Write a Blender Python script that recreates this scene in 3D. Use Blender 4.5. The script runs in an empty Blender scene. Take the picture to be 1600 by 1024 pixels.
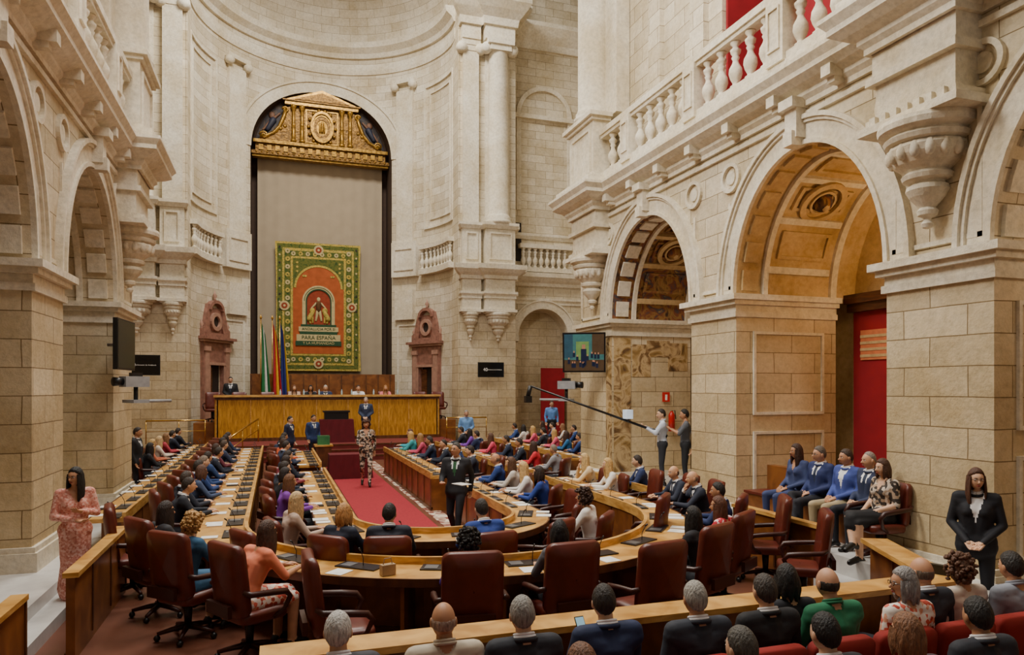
import bpy, bmesh, math, random
import numpy as np
from mathutils import Vector, Matrix
random.seed(7)
PI=math.pi; cos=math.cos; sin=math.sin
COL=bpy.context.scene.collection
# ---------------------------------------------------------------- materials
MATS={}
def srgb(h):
    c=[int(h[i:i+2],16)/255 for i in (0,2,4)]
    return tuple([(x/12.92 if x<=.04045 else ((x+.055)/1.055)**2.4) for x in c]+[1])
def base(name):
    m=bpy.data.materials.new(name); m.use_nodes=True
    nt=m.node_tree; b=nt.nodes['Principled BSDF']; return m,nt,b
def mat(name,hexc,rough=.6,metal=0,var=.15,scale=8,emit=0,bump=0,sc3=None):
    if name in MATS: return MATS[name]
    m,nt,b=base(name); c=srgb(hexc)
    n=nt.nodes.new('ShaderNodeTexNoise'); n.inputs['Scale'].default_value=scale; n.inputs['Detail'].default_value=4
    tc=nt.nodes.new('ShaderNodeTexCoord')
    if sc3:
        mp=nt.nodes.new('ShaderNodeMapping'); mp.inputs['Scale'].default_value=sc3; nt.links.new(tc.outputs['Object'],mp.inputs[0]); nt.links.new(mp.outputs[0],n.inputs['Vector'])
    else: nt.links.new(tc.outputs['Object'],n.inputs['Vector'])
    r=nt.nodes.new('ShaderNodeValToRGB')
    r.color_ramp.elements[0].position=.3; r.color_ramp.elements[1].position=.7
    r.color_ramp.elements[0].color=tuple([x*(1-var) for x in c[:3]]+[1]); r.color_ramp.elements[1].color=tuple([min(1,x*(1+var)) for x in c[:3]]+[1])
    nt.links.new(n.outputs['Fac'],r.inputs['Fac']); nt.links.new(r.outputs['Color'],b.inputs['Base Color'])
    b.inputs['Roughness'].default_value=rough; b.inputs['Metallic'].default_value=metal
    if emit:
        nt.links.new(r.outputs['Color'],b.inputs['Emission Color']); b.inputs['Emission Strength'].default_value=emit
    if bump:
        bp=nt.nodes.new('ShaderNodeBump'); bp.inputs['Strength'].default_value=bump; bp.inputs['Distance'].default_value=.02
        nt.links.new(n.outputs['Fac'],bp.inputs['Height']); nt.links.new(bp.outputs['Normal'],b.inputs['Normal'])
    MATS[name]=m; return m
AX=2.2; AYC=31.0; AR=5.5
def stone(name,c1,c2,mort,polar=False,brick=True,stain=.35,bw=.9,rh=.37,low=None):
    m,nt,b=base(name); N=nt.nodes; L=nt.links
    def node(t,**k):
        n=N.new(t)
        for a,v in k.items(): setattr(n,a,v)
        return n
    g=node('ShaderNodeNewGeometry'); sp=node('ShaderNodeSeparateXYZ'); L.new(g.outputs['Position'],sp.inputs[0])
    if polar:
        a=node('ShaderNodeMath',operation='SUBTRACT'); L.new(sp.outputs[0],a.inputs[0]); a.inputs[1].default_value=AX
        c=node('ShaderNodeMath',operation='SUBTRACT'); L.new(sp.outputs[1],c.inputs[0]); c.inputs[1].default_value=AYC
        t=node('ShaderNodeMath',operation='ARCTAN2'); L.new(a.outputs[0],t.inputs[0]); L.new(c.outputs[0],t.inputs[1])
        u=node('ShaderNodeMath',operation='MULTIPLY'); L.new(t.outputs[0],u.inputs[0]); u.inputs[1].default_value=AR
    else:
        sn=node('ShaderNodeSeparateXYZ'); L.new(g.outputs['True Normal'],sn.inputs[0])
        ab=node('ShaderNodeMath',operation='ABSOLUTE'); L.new(sn.outputs[0],ab.inputs[0])
        gt=node('ShaderNodeMath',operation='GREATER_THAN'); L.new(ab.outputs[0],gt.inputs[0]); gt.inputs[1].default_value=.6
        u=node('ShaderNodeMix'); L.new(gt.outputs[0],u.inputs[0]); L.new(sp.outputs[0],u.inputs[2]); L.new(sp.outputs[1],u.inputs[3])
    cb=node('ShaderNodeCombineXYZ'); L.new(u.outputs[0],cb.inputs[0]); L.new(sp.outputs[2],cb.inputs[1])
    n1=node('ShaderNodeTexNoise'); n1.inputs['Scale'].default_value=.7; n1.inputs['Detail'].default_value=8; n1.inputs['Roughness'].default_value=.72
    L.new(g.outputs['Position'],n1.inputs['Vector'])
    n2=node('ShaderNodeTexNoise'); n2.inputs['Scale'].default_value=11; n2.inputs['Detail'].default_value=6; n2.inputs['Roughness'].default_value=.7
    L.new(g.outputs['Position'],n2.inputs['Vector'])
    rp=node('ShaderNodeValToRGB'); e=rp.color_ramp.elements
    e[0].position=.36; e[0].color=srgb(c2); e[1].position=.62; e[1].color=srgb(c1)
    L.new(n1.outputs['Fac'],rp.inputs['Fac'])
    cur=rp.outputs['Color']
    if low:
        zr=node('ShaderNodeMapRange'); L.new(sp.outputs[2],zr.inputs[0]); zr.inputs[1].default_value=1.0; zr.inputs[2].default_value=6.5; zr.inputs[3].default_value=.75; zr.inputs[4].default_value=0
        ml=node('ShaderNodeMix',data_type='RGBA',blend_type='MULTIPLY'); L.new(zr.outputs[0],ml.inputs[0]); L.new(cur,ml.inputs[6]); ml.inputs[7].default_value=srgb(low); cur=ml.outputs[2]
    if brick:
        br=node('ShaderNodeTexBrick'); br.offset=.43
        br.inputs['Scale'].default_value=1; br.inputs['Brick Width'].default_value=bw; br.inputs['Row Height'].default_value=rh
        br.inputs['Mortar Size'].default_value=.008; br.inputs['Mortar Smooth'].default_value=.3; br.inputs['Bias'].default_value=0
        br.inputs['Color1'].default_value=(1,1,1,1); br.inputs['Color2'].default_value=(.78,.745,.68,1); br.inputs['Mortar'].default_value=srgb(mort)
        nw=node('ShaderNodeTexNoise'); nw.inputs['Scale'].default_value=1.3; L.new(g.outputs['Position'],nw.inputs['Vector'])
        vm=node('ShaderNodeVectorMath',operation='MULTIPLY_ADD'); L.new(nw.outputs['Color'],vm.inputs[0]); vm.inputs[1].default_value=(.05,.02,0); L.new(cb.outputs[0],vm.inputs[2])
        L.new(vm.outputs[0],br.inputs['Vector'])
        mx=node('ShaderNodeMix',data_type='RGBA',blend_type='MULTIPLY'); mx.inputs[0].default_value=.95
        L.new(cur,mx.inputs[6]); L.new(br.outputs['Color'],mx.inputs[7]); cur=mx.outputs[2]
    mr=node('ShaderNodeMapRange'); L.new(n2.outputs['Fac'],mr.inputs[0]); mr.inputs[1].default_value=.3; mr.inputs[2].default_value=.58; mr.inputs[3].default_value=1-stain*.6; mr.inputs[4].default_value=1.0
    m2=node('ShaderNodeMix',data_type='RGBA',blend_type='MULTIPLY'); m2.inputs[0].default_value=1
    L.new(cur,m2.inputs[6]); L.new(mr.outputs[0],m2.inputs[7]); L.new(m2.outputs[2],b.inputs['Base Color'])
    b.inputs['Roughness'].default_value=.85
    bp=node('ShaderNodeBump'); bp.inputs['Strength'].default_value=.5; bp.inputs['Distance'].default_value=.025
    L.new(n2.outputs['Fac'],bp.inputs['Height']); L.new(bp.outputs['Normal'],b.inputs['Normal'])
    MATS[name]=m; return m
def wood(name,c1,c2,rough=.35,sc=(1,1,9),rot=0,chev=False):
    m,nt,b=base(name); N=nt.nodes; L=nt.links
    tc=N.new('ShaderNodeTexCoord'); mp=N.new('ShaderNodeMapping'); mp.inputs['Scale'].default_value=sc
    mp.inputs['Rotation'].default_value=(0,rot,0)
    src=tc.outputs['Object']
    if chev:
        sp=N.new('ShaderNodeSeparateXYZ'); L.new(src,sp.inputs[0])
        pg=N.new('ShaderNodeMath'); pg.operation='PINGPONG'; L.new(sp.outputs[0],pg.inputs[0]); pg.inputs[1].default_value=.62
        cb=N.new('ShaderNodeCombineXYZ'); L.new(pg.outputs[0],cb.inputs[0]); L.new(sp.outputs[1],cb.inputs[1]); L.new(sp.outputs[2],cb.inputs[2]); src=cb.outputs[0]
    L.new(src,mp.inputs[0])
    n=N.new('ShaderNodeTexNoise'); n.inputs['Scale'].default_value=3; n.inputs['Detail'].default_value=5; n.inputs['Distortion'].default_value=.6
    L.new(mp.outputs[0],n.inputs['Vector'])
    r=N.new('ShaderNodeValToRGB'); r.color_ramp.elements[0].position=.35; r.color_ramp.elements[1].position=.65
    r.color_ramp.elements[0].color=srgb(c1); r.color_ramp.elements[1].color=srgb(c2)
    L.new(n.outputs['Fac'],r.inputs['Fac']); L.new(r.outputs['Color'],b.inputs['Base Color']); b.inputs['Roughness'].default_value=rough
    MATS[name]=m; return m
def pattern(name,cols,scale=20,rough=.8):
    m,nt,b=base(name); N=nt.nodes; L=nt.links
    tc=N.new('ShaderNodeTexCoord'); v=N.new('ShaderNodeTexVoronoi'); v.inputs['Scale'].default_value=scale
    L.new(tc.outputs['Object'],v.inputs['Vector']); sp=N.new('ShaderNodeSeparateColor'); L.new(v.outputs['Color'],sp.inputs[0])
    r=N.new('ShaderNodeValToRGB'); r.color_ramp.interpolation='CONSTANT'; el=r.color_ramp.elements
    while len(el)<len(cols): el.new(.5)
    for i,c in enumerate(cols): el[i].position=i/len(cols); el[i].color=srgb(c)
    L.new(sp.outputs[0],r.inputs['Fac']); L.new(r.outputs['Color'],b.inputs['Base Color']); b.inputs['Roughness'].default_value=rough
    MATS[name]=m; return m
def cloudy(name,cols,scale=3,rough=.8,dist=1.5,det=6,metal=0):
    m,nt,b=base(name); N=nt.nodes; L=nt.links
    tc=N.new('ShaderNodeTexCoord'); v=N.new('ShaderNodeTexNoise'); v.inputs['Scale'].default_value=scale; v.inputs['Detail'].default_value=det; v.inputs['Distortion'].default_value=dist
    L.new(tc.outputs['Object'],v.inputs['Vector'])
    r=N.new('ShaderNodeValToRGB'); el=r.color_ramp.elements
    while len(el)<len(cols): el.new(.5)
    for i,c in enumerate(cols): el[i].position=.3+.4*i/(len(cols)-1); el[i].color=srgb(c)
    L.new(v.outputs['Fac'],r.inputs['Fac']); L.new(r.outputs['Color'],b.inputs['Base Color']); b.inputs['Roughness'].default_value=rough; b.inputs['Metallic'].default_value=metal
    MATS[name]=m; return m
ST=stone('limestone_blocks','E8DEC8','CDBD9C','8F7F62',low='EEDCB8')
STP=stone('limestone_blocks_apse','E8DFCC','CFC0A2','988A6E',polar=True)
TR=stone('limestone_trim','EAE2D0','D2C4A6','A8977A',brick=False,stain=.45)
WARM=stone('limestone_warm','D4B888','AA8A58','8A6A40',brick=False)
FRES=cloudy('fresco_ornament',['2E2016','5A3A1E','94703A','7A4426','3E4048','A88448'],2.6)
FRESW=cloudy('fresco_worn',['4A341C','7A5A32','C2A678','94743E','5A3E22'],2.2,det=9)
RED=mat('red_hanging','8E0A1A',.85,var=.12,scale=3)
DARK=mat('dark_brown_trim','241A14',.7)  # even dark brown for doorway panels, portal roundels and tapestry dots
WBR=wood('walnut_cornice','3A1E0E','5C3218')
# ---------------------------------------------------------------- mesh builder
class MB:
    def __init__(s): s.v=[];s.f=[];s.m=[];s.s=[];s.M=None
    def add(s,vs,fs,m=0,smooth=False):
        b=len(s.v)
        if s.M is not None: vs=[tuple(s.M@Vector(p)) for p in vs]
        s.v.extend([tuple(p) for p in vs])
        for f in fs: s.f.append([b+i for i in f]); s.m.append(m); s.s.append(smooth)
    def box(s,x0,x1,y0,y1,z0,z1,m=0):
        s.add([(x0,y0,z0),(x1,y0,z0),(x1,y1,z0),(x0,y1,z0),(x0,y0,z1),(x1,y0,z1),(x1,y1,z1),(x0,y1,z1)],
          [(0,3,2,1),(4,5,6,7),(0,1,5,4),(1,2,6,5),(2,3,7,6),(3,0,4,7)],m)
    def mbox(s,mp,s0,s1,z0,z1,o0,o1,m=0,n=1):
        for i in range(n):
            a=s0+(s1-s0)*i/n; b=s0+(s1-s0)*(i+1)/n
            s.add([mp(a,z0,o0),mp(b,z0,o0),mp(b,z0,o1),mp(a,z0,o1),mp(a,z1,o0),mp(b,z1,o0),mp(b,z1,o1),mp(a,z1,o1)],
              [(0,3,2,1),(4,5,6,7),(0,1,5,4),(1,2,6,5),(2,3,7,6),(3,0,4,7)],m)
    def frame(s,mp,s0,s1,z0,z1,w,o,m=0,ob=0,n=1):
        k=w if n==1 else w/AR
        s.mbox(mp,s0,s1,z0,z0+w,ob,o,m,n); s.mbox(mp,s0,s1,z1-w,z1,ob,o,m,n)
        s.mbox(mp,s0,s0+k,z0+w,z1-w,ob,o,m); s.mbox(mp,s1-k,s1,z0+w,z1-w,ob,o,m)
    def lathe(s,prof,c=(0,0,0),n=12,m=0,smooth=True,sx=1,sy=1):
        vs=[];fs=[]
        for r,z in prof:
            for i in range(n):
                a=2*PI*i/n; vs.append((c[0]+r*sx*cos(a),c[1]+r*sy*sin(a),c[2]+z))
        for j in range(len(prof)-1):
            for i in range(n):
                fs.append((j*n+i,j*n+(i+1)%n,(j+1)*n+(i+1)%n,(j+1)*n+i))
        fs.append(tuple(range(n))[::-1]); fs.append(tuple(range((len(prof)-1)*n,len(prof)*n)))
        s.add(vs,fs,m,smooth)
    def tube(s,pts,rs,n=8,m=0,smooth=True):
        if not hasattr(rs,'__len__'): rs=[rs]*len(pts)
        P=[Vector(p) for p in pts]; vs=[];fs=[]
        up=Vector((0,0,1))
        for i,p in enumerate(P):
            d=(P[min(i+1,len(P)-1)]-P[max(i-1,0)])
            d=d.normalized() if d.length>1e-9 else Vector((0,0,1))
            if i==0:
                a=up if abs(d.dot(up))<.9 else Vector((1,0,0)); x=d.cross(a).normalized()
            else:
                x=(x-d*x.dot(d)).normalized()
            y=d.cross(x)
            for k in range(n):
                t=2*PI*k/n; vs.append(p+(x*cos(t)+y*sin(t))*rs[i])
        for j in range(len(P)-1):
            for k in range(n): fs.append((j*n+k,j*n+(k+1)%n,(j+1)*n+(k+1)%n,(j+1)*n+k))
        fs.append(tuple(range(n))[::-1]); fs.append(tuple(range((len(P)-1)*n,len(P)*n)))
        s.add(vs,fs,m,smooth)
    def ell(s,c,r,nu=12,nv=8,m=0,smooth=True):
        if not hasattr(r,'__len__'): r=(r,r,r)
        vs=[(c[0],c[1],c[2]-r[2])];fs=[]
        for j in range(1,nv):
            p=-PI/2+PI*j/nv
            for i in range(nu):
                a=2*PI*i/nu; vs.append((c[0]+r[0]*cos(p)*cos(a),c[1]+r[1]*cos(p)*sin(a),c[2]+r[2]*sin(p)))
        vs.append((c[0],c[1],c[2]+r[2])); t=len(vs)-1
        for i in range(nu):
            fs.append((0,1+(i+1)%nu,1+i)); fs.append((t,t-nu+i,t-nu+(i+1)%nu))
            for j in range(nv-2):
                a=1+j*nu; fs.append((a+i,a+(i+1)%nu,a+nu+(i+1)%nu,a+nu+i))
        s.add(vs,fs,m,smooth)
    def cone(s,p0,p1,r0,r1,n=12,m=0):
        p0=Vector(p0);p1=Vector(p1);d=(p1-p0);L=d.length;d=d/L if L>1e-6 else Vector((0,0,1))
        pts=[];rs=[]
        for t in (85,60,30): pts.append(p0-d*r0*sin(math.radians(t))); rs.append(r0*cos(math.radians(t)))
        pts.append(p0);rs.append(r0)
        if L>1e-6: pts.append(p1);rs.append(r1)
        for t in (30,60,85): pts.append(p1+d*r1*sin(math.radians(t))); rs.append(r1*cos(math.radians(t)))
        s.tube(pts,rs,n,m)
    def prism(s,poly,h0,h1,m=0,axis='z',mp=None):
        n=len(poly)
        f=mp or {'z':lambda a,b,h:(a,b,h),'y':lambda a,b,h:(a,h,b),'x':lambda a,b,h:(h,a,b)}[axis]
        vs=[f(a,b,h0) for a,b in poly]+[f(a,b,h1) for a,b in poly]
        fs=[tuple(range(n))[::-1],tuple(range(n,2*n))]+[(i,(i+1)%n,n+(i+1)%n,n+i) for i in range(n)]
        s.add(vs,fs,m)
    def mould(s,path,prof,m=0,side=1,closed=False):
        n=len(path); P=[Vector((p[0],p[1])) for p in path]; rows=[]
        for i,p in enumerate(P):
            d0=(P[i]-P[i-1]).normalized() if (i>0 or closed) else None
            d1=(P[(i+1)%n]-P[i]).normalized() if (i<n-1 or closed) else None
            if d0 is None: d0=d1
            if d1 is None: d1=d0
            n0=Vector((-d0.y,d0.x))*side; n1=Vector((-d1.y,d1.x))*side
            b=(n0+n1); b=b/max(.3,(1+n0.dot(n1)))
            rows.append([(p.x+b.x*o,p.y+b.y*o,z) for o,z in prof])
        vs=[q for r in rows for q in r]; k=len(prof); fs=[]
        for i in range(n if closed else n-1):
            j=(i+1)%n
            for q in range(k-1): fs.append((i*k+q,j*k+q,j*k+q+1,i*k+q+1))
        if not closed:
            fs.append(tuple(range(k))); fs.append(tuple(range((n-1)*k,n*k))[::-1])
        s.add(vs,fs,m)
    def build(s,name,mats,parent=None,loc=None,rz=0,bevel=0,mesh_only=False):
        me=bpy.data.meshes.new(name); me.from_pydata(s.v,[],s.f)
        for q in mats: me.materials.append(q)
        me.polygons.foreach_set('material_index',s.m); me.polygons.foreach_set('use_smooth',s.s); me.update()
        bm=bmesh.new(); bm.from_mesh(me); bmesh.ops.recalc_face_normals(bm,faces=bm.faces); bm.to_mesh(me); bm.free()
        if mesh_only: return me
        return place(name,me,parent,loc,rz,bevel)
def place(name,me,parent=None,loc=None,rz=0,bevel=0,scale=1):
    o=bpy.data.objects.new(name,me); COL.objects.link(o)
    if parent: o.parent=parent
    if loc: o.location=loc
    o.rotation_euler=(0,0,rz); o.scale=(scale,)*3
    if bevel:
        b=o.modifiers.new('b','BEVEL'); b.width=bevel; b.segments=2; b.limit_method='ANGLE'
    return o
def arch_z(s,a):
    t=(s-a[0])/a[1]
    return a[2]+a[3]*math.sqrt(max(0,1-t*t)) if abs(t)<1 else None
def wall_face(mb,mp,s0,s1,zt,arches,m=0,o=0,zb=0,step=.5):
    S={s0,s1}; x=s0
    while x<s1: S.add(x); x+=step
    for a in arches:
        for i in range(33):
            t=a[0]-a[1]*cos(PI*i/32)
            if s0<=t<=s1: S.add(t)
    S=sorted(S)
    for a,b in zip(S,S[1:]):
        if b-a<1e-5: continue
        mid=(a+b)/2; za=zbb=zb
        for A in arches:
            if abs(mid-A[0])<A[1]:
                za=arch_z(a,A) or A[2]; zbb=arch_z(b,A) or A[2]
        mb.add([mp(a,za,o),mp(b,zbb,o),mp(b,zt,o),mp(a,zt,o)],[(0,1,2,3)],m)
def arc_pt(A,t,dr=0): return A[0]+(A[1]+dr)*cos(t),A[2]+(A[3]+dr)*sin(t)
def arc_band(mb,mp,A,r0,r1,o0,o1,m=0,t0=0,t1=PI,n=32):
    for i in range(n):
        a=t0+(t1-t0)*i/n; b=t0+(t1-t0)*(i+1)/n
        q=[]
        for o in (o0,o1):
            for t,r in ((a,r0),(b,r0),(b,r1),(a,r1)):
                s_,z=arc_pt(A,t,r); q.append(mp(s_,z,o))
        mb.add(q,[(0,3,2,1),(4,5,6,7),(0,1,5,4),(1,2,6,5),(2,3,7,6),(3,0,4,7)],m)
def ring(mb,mp,cs,cz,r0,r1,o0,o1,m=0,n=24):
    arc_band(mb,mp,(cs,0,cz,0),r0,r1,o0,o1,m,0,2*PI,n)
BAL=[(.09,0),(.10,.05),(.06,.08),(.055,.12),(.10,.22),(.125,.32),(.115,.42),(.06,.54),(.05,.60),(.075,.66),(.055,.70),(.09,.76),(.10,.82),(.06,.86),(.05,.90),(.095,.96),(.095,1.0)]
def balusters(mb,mp,ss,z0,h,o,m=0,n=10,w=1):
    for s_ in ss:
        c=mp(s_,z0,o); mb.lathe([(r*w,z*h) for r,z in BAL],c,n,m)
CORN=[(0,0),(.06,.0),(.06,.08),(.12,.14),(.12,.2),(.26,.26),(.38,.34),(.38,.42),(.46,.52),(.46,.58),(0,.58)]
def prof(z,k=1,kz=1): return [(o*k,z+q*kz) for o,q in CORN]
def corbel(mb,c,R,h,m=0):
    P=[(.03,0),(.1,.015),(.13,.05),(.07,.09),(.1,.11),(.2,.13),(.22,.17),(.16,.20),(.2,.22),(.36,.30),(.44,.36),(.42,.40),(.34,.42),(.36,.44),(.5,.46),(.53,.5),(.46,.53),(.5,.55),(.66,.60),(.78,.68),(.82,.74),(.78,.77),(.74,.78),(.86,.80),(.9,.84),(.82,.87),(.84,.88),(1,.91),(1.02,.96),(1,1)]
    mb.lathe([(R*r,h*(z-1)) for r,z in P],c,24,m,smooth=False)
    for i in range(16):
        a=2*PI*i/16; mb.ell((c[0]+R*.74*cos(a),c[1]+R*.74*sin(a),c[2]+h*(.70-1)),(.06*R/.5,.06*R/.5,.1*R/.5),6,5,m)
# ---------------------------------------------------------------- nave arcades
XR=7.78; XL=-3.0
OPEN=[(-.45,1.75,4.35,2.1),(4.3,1.65,4.35,2.1),(9.09,1.64,4.35,2.1),(13.9,1.74,4.35,2.1)]
def arcade(side):
    if side=='right': X=XR; g=-1
    else: X=XL; g=1
    mp=lambda s,z,o:(X+g*o,s,z)
    mb=MB(); T=2.2
    wall_face(mb,mp,-3,17.5,7.2,OPEN,0)
    mb.add([mp(17.5,0,0),mp(17.5,0,-T),mp(17.5,20,-T),mp(17.5,20,0)],[(0,1,2,3)],0)
    piers=[(-3,-2.2),(1.3,2.65),(5.95,7.45),(10.73,12.16),(15.64,17.5)]
    for k,A in enumerate(OPEN):
        im=3 if (k==3 and side=='right') else (2 if side=='right' and k==2 else 0)
        for sg in (-1,1):
            s_=A[0]+sg*A[1]
            mb.add([mp(s_,0,0),mp(s_,0,-T),mp(s_,4.35,-T),mp(s_,4.35,0)],[(0,1,2,3)],0)
        n=32
        for i in range(n):
            a=PI*i/n; b=PI*(i+1)/n
            (sa,za),(sb,zb)=arc_pt(A,a),arc_pt(A,b)
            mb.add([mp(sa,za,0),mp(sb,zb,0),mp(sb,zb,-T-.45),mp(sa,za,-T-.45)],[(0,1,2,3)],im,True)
        arc_band(mb,mp,A,.0,.07,0,.07,1); arc_band(mb,mp,A,.07,.33,0,.03,1); arc_band(mb,mp,A,.33,.38,0,.07,1); arc_band(mb,mp,A,.38,.45,0,.11,1)
        nb=13
        for i in range(nb):
            a=PI*(i+.14)/nb; b=PI*(i+.86)/nb
            arc_band(mb,mp,A,-.05,0.0,-.42,-.1,im if im==2 else 1,a,b,2)
        arc_band(mb,mp,A,-.07,0,-.62,-.52,1,n=32); arc_band(mb,mp,A,-.07,0,-2.15,-2.02,1,n=32)
        for i in range(7):
            a=PI*(i+.5)/7
            if side=='right':
                arc_band(mb,mp,A,-.07,0,-1.95,-.62,1 if k!=3 else 2,a-.03,a+.03,1)
                if i<6:
                    arc_band(mb,mp,A,-.05,0,-.85,-.78,im,a+.1,a+.35,2);arc_band(mb,mp,A,-.05,0,-1.85,-1.78,im,a+.1,a+.35,2)
                    arc_band(mb,mp,A,-.05,0,-1.8,-.8,im,a+.1,a+.13,1);arc_band(mb,mp,A,-.05,0,-1.8,-.8,im,a+.32,a+.35,1)
        if side=='right':
            t=PI*(.285); s_,z=arc_pt(A,t,-.06); nrm=Vector((0,-cos(t),-sin(t))); tn=Vector((0,-sin(t),cos(t)))
            C=Vector(mp(s_,z,-1.3)); ux=Vector((1,0,0))
            for r0,r1,h in ((.32,.42,.07),(.2,.24,.05)):
                for q in range(24):
                    a=2*PI*q/24;b=2*PI*(q+1)/24
                    pp=[]
                    for hh in (0,h):
                        for aa,rr in ((a,r0),(b,r0),(b,r1),(a,r1)): pp.append(C+ux*rr*cos(aa)+tn*rr*sin(aa)+nrm*hh)
                    mb.add(pp,[(0,3,2,1),(4,5,6,7),(0,1,5,4),(1,2,6,5),(2,3,7,6),(3,0,4,7)],2)
            mb.ell(C+nrm*.02,(.17,.17,.17),12,8,3); mb.ell(C+nrm*.12,(.08,.08,.1),10,8,2)
        zt=A[2]+A[3]
        mb.mbox(mp,A[0]-.13,A[0]+.13,zt+.1,zt+.62,0,.2,1); mb.mbox(mp,A[0]-.16,A[0]+.16,zt+.55,zt+.7,0,.3,1)
        mb.mbox(mp,A[0]-.1,A[0]+.1,zt-.02,zt+.2,0,.26,1)
    for (a,b) in piers:
        for z0,z1,o in ((3.95,4.05,.05),(4.05,4.17,.02),(4.17,4.25,.1),(4.25,4.35,.17)):
            mb.mbox(mp,a-o,b+o,z0,z1,-T,o,1)
        mb.mbox(mp,a-.08,b+.08,0,.55,-T,.08,1); mb.mbox(mp,a-.05,b+.05,.55,.62,-T,.05,1)
        for c in (a+.12,b-.12):
            if b-a>1.2:
                ring(mb,mp,c,6.45,.2,.27,0,.06,1); ring(mb,mp,c,6.45,0,.12,0,.03,1,16)
        w=b-a
        if w>1.2:
            mb.mbox(mp,a+.12,a+.18,4.45,6.0,0,.035,1); mb.mbox(mp,b-.18,b-.12,4.45,6.0,0,.035,1); mb.mbox(mp,a+.12,b-.12,4.45,4.51,0,.035,1)
    mb.mbox(mp,-3,17.5,6.86,6.94,0,.06,1)
    if side=='right':
        for A in OPEN[1:3]:
            s_=A[0]+A[1]
            for x0,x1,z0,z1 in ((.35,1.9,2.2,3.7),(.35,1.9,.7,1.9)):
                mj=lambda p,z,o,s_=s_:(X+p,s_-o,z)
                mb.frame(mj,x0,x1,z0,z1,.05,.04,1)
        mj=lambda p,z,o:(X+p,15.64-o,z)
        mb.mbox(mj,.05,.5,.6,3.9,0,.02,4); mb.mbox(mj,.55,1.05,2.95,3.75,0,.012,4); mb.mbox(mj,1.55,2.1,3.1,3.8,0,.012,4); mb.mbox(mj,.95,1.6,3.45,3.85,0,.011,4)
        mb.mbox(lambda s,z,o:(X+.0-o,s,z),15.66,15.95,.65,3.9,0,.012,4)
    R=[(6.1,7.3),(15.75,17.2)]
    d=.42
    path=[(X,-3)]
    for a,b in R: path+=[(X,a),(X+g*d,a),(X+g*d,b),(X,b)]
    path+=[(X,17.5),(X-g*2.2,17.5)]
    mb.mould(path,prof(7.02),1,side=1 if g<0 else -1)
    mb.mould([(p[0],p[1]) for p in path],[(0,7.6),(.3,7.6),(.3,7.78),(0,7.78)],1,side=1 if g<0 else -1)
    for a,b in R:
        c=(a+b)/2
        for z0,z1,o,e in ((5.95,6.05,d+.12,.12),(6.05,6.15,d+.04,.05),(6.15,6.6,d-.05,-.03),(6.6,6.7,d+.05,.05),(6.7,7.05,d-.02,0)):
            mb.mbox(mp,a-e,b+e,z0,z1,0,o,1)
        for q in range(7): mb.mbox(mp,a+.05+q*.165,a+.14+q*.165,6.05,6.15,0,d+.1,1)
        corbel(mb,mp(c,5.95,.14),.55,1.3,1)
        mb.mbox(mp,a,b,7.78,9.2,0,.45,1); mb.frame(mp,a+.15,b-.15,7.95,9.05,.06,.49,1,ob=.45)
        for z0,z1,o in ((9.2,9.28,.52),(9.28,9.38,.6),(7.78,7.92,.52)): mb.mbox(mp,a-o+.45,b+o-.45,z0,z1,0,o,1)
        mb.lathe([(.5,0),(.5,.1),(.44,.16),(.46,.22),(.42,.28),(.4,.34),(.4,4),(.37,9)],mp(c,9.38,.1),24,1)
        mb.mbox(mp,a-.25,b+.25,9.38,19,-.4,-.05,1)
    y=-2.6
    while y<17:
        if not any(a-.3<y<b+.3 for a,b in R):
            mb.mbox(mp,y-.09,y+.09,7.14,7.3,0,.34,1); mb.mbox(mp,y-.07,y+.07,7.06,7.16,0,.24,1)
        y+=1.2
    mb.build('wall_'+side+'_arcade',[ST,TR,WARM,FRES,FRESW])
    bb=MB(); peds=[-1.5,1.3,4.0,9.3,11.75,14.35]; segs=[(-3,6.05),(7.35,15.7)]
    for a,b in segs:
        bb.mbox(mp,a,b,7.78,7.9,.04,.28,0); bb.mbox(mp,a,b,8.72,8.8,.04,.28,0); bb.mbox(mp,a,b,8.8,8.93,.0,.32,0)
    for p in peds: bb.mbox(mp,p-.2,p+.2,7.78,8.8,-.02,.34,0); bb.frame(mp,p-.14,p+.14,7.98,8.65,.03,.37,0,ob=.34)
    for a,b in zip([segs[0][0]]+peds[:3]+[7.35]+peds[3:],peds[:3]+[6.05]+peds[3:]+[15.7]):
        a2,b2=a+.2,b-.2; n=max(1,round((b2-a2)/.42))
        balusters(bb,mp,[a2+(b2-a2)*(i+.5)/n for i in range(n)],7.9,.82,.16,w=.95,n=14)
    bb.build('balustrade',[TR])
    gm=MB()
    gm.mbox(mp,-3,17.5,7.5,7.6,-2.6,0,0)
    if side=='right':
        gm.mbox(mp,11.75,17.5,7.6,19,-.75,-.42,0)
        gm.add([mp(-3,7.6,-1.6),mp(11.7,7.6,-1.6),mp(11.7,19,-1.6),mp(-3,19,-1.6)],[(0,1,2,3)],1)
        gm.mbox(mp,11.68,11.74,7.6,19,-1.7,-.5,1)
        for s0 in (12.2,13.9): gm.mbox(mp,s0,s0+.5,7.6,19,-.42,-.3,0)
    else:
        gm.mbox(mp,-3,17.5,7.6,19,-.75,-.42,0)
    gm.build('wall_'+side+'_gallery',[ST,RED])
    cw=MB()
    xb=X-g*2.65
    cw.add([(xb,-3,0),(xb,17.5,0),(xb,17.5,8),(xb,-3,8)],[(0,1,2,3)],0)
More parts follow.
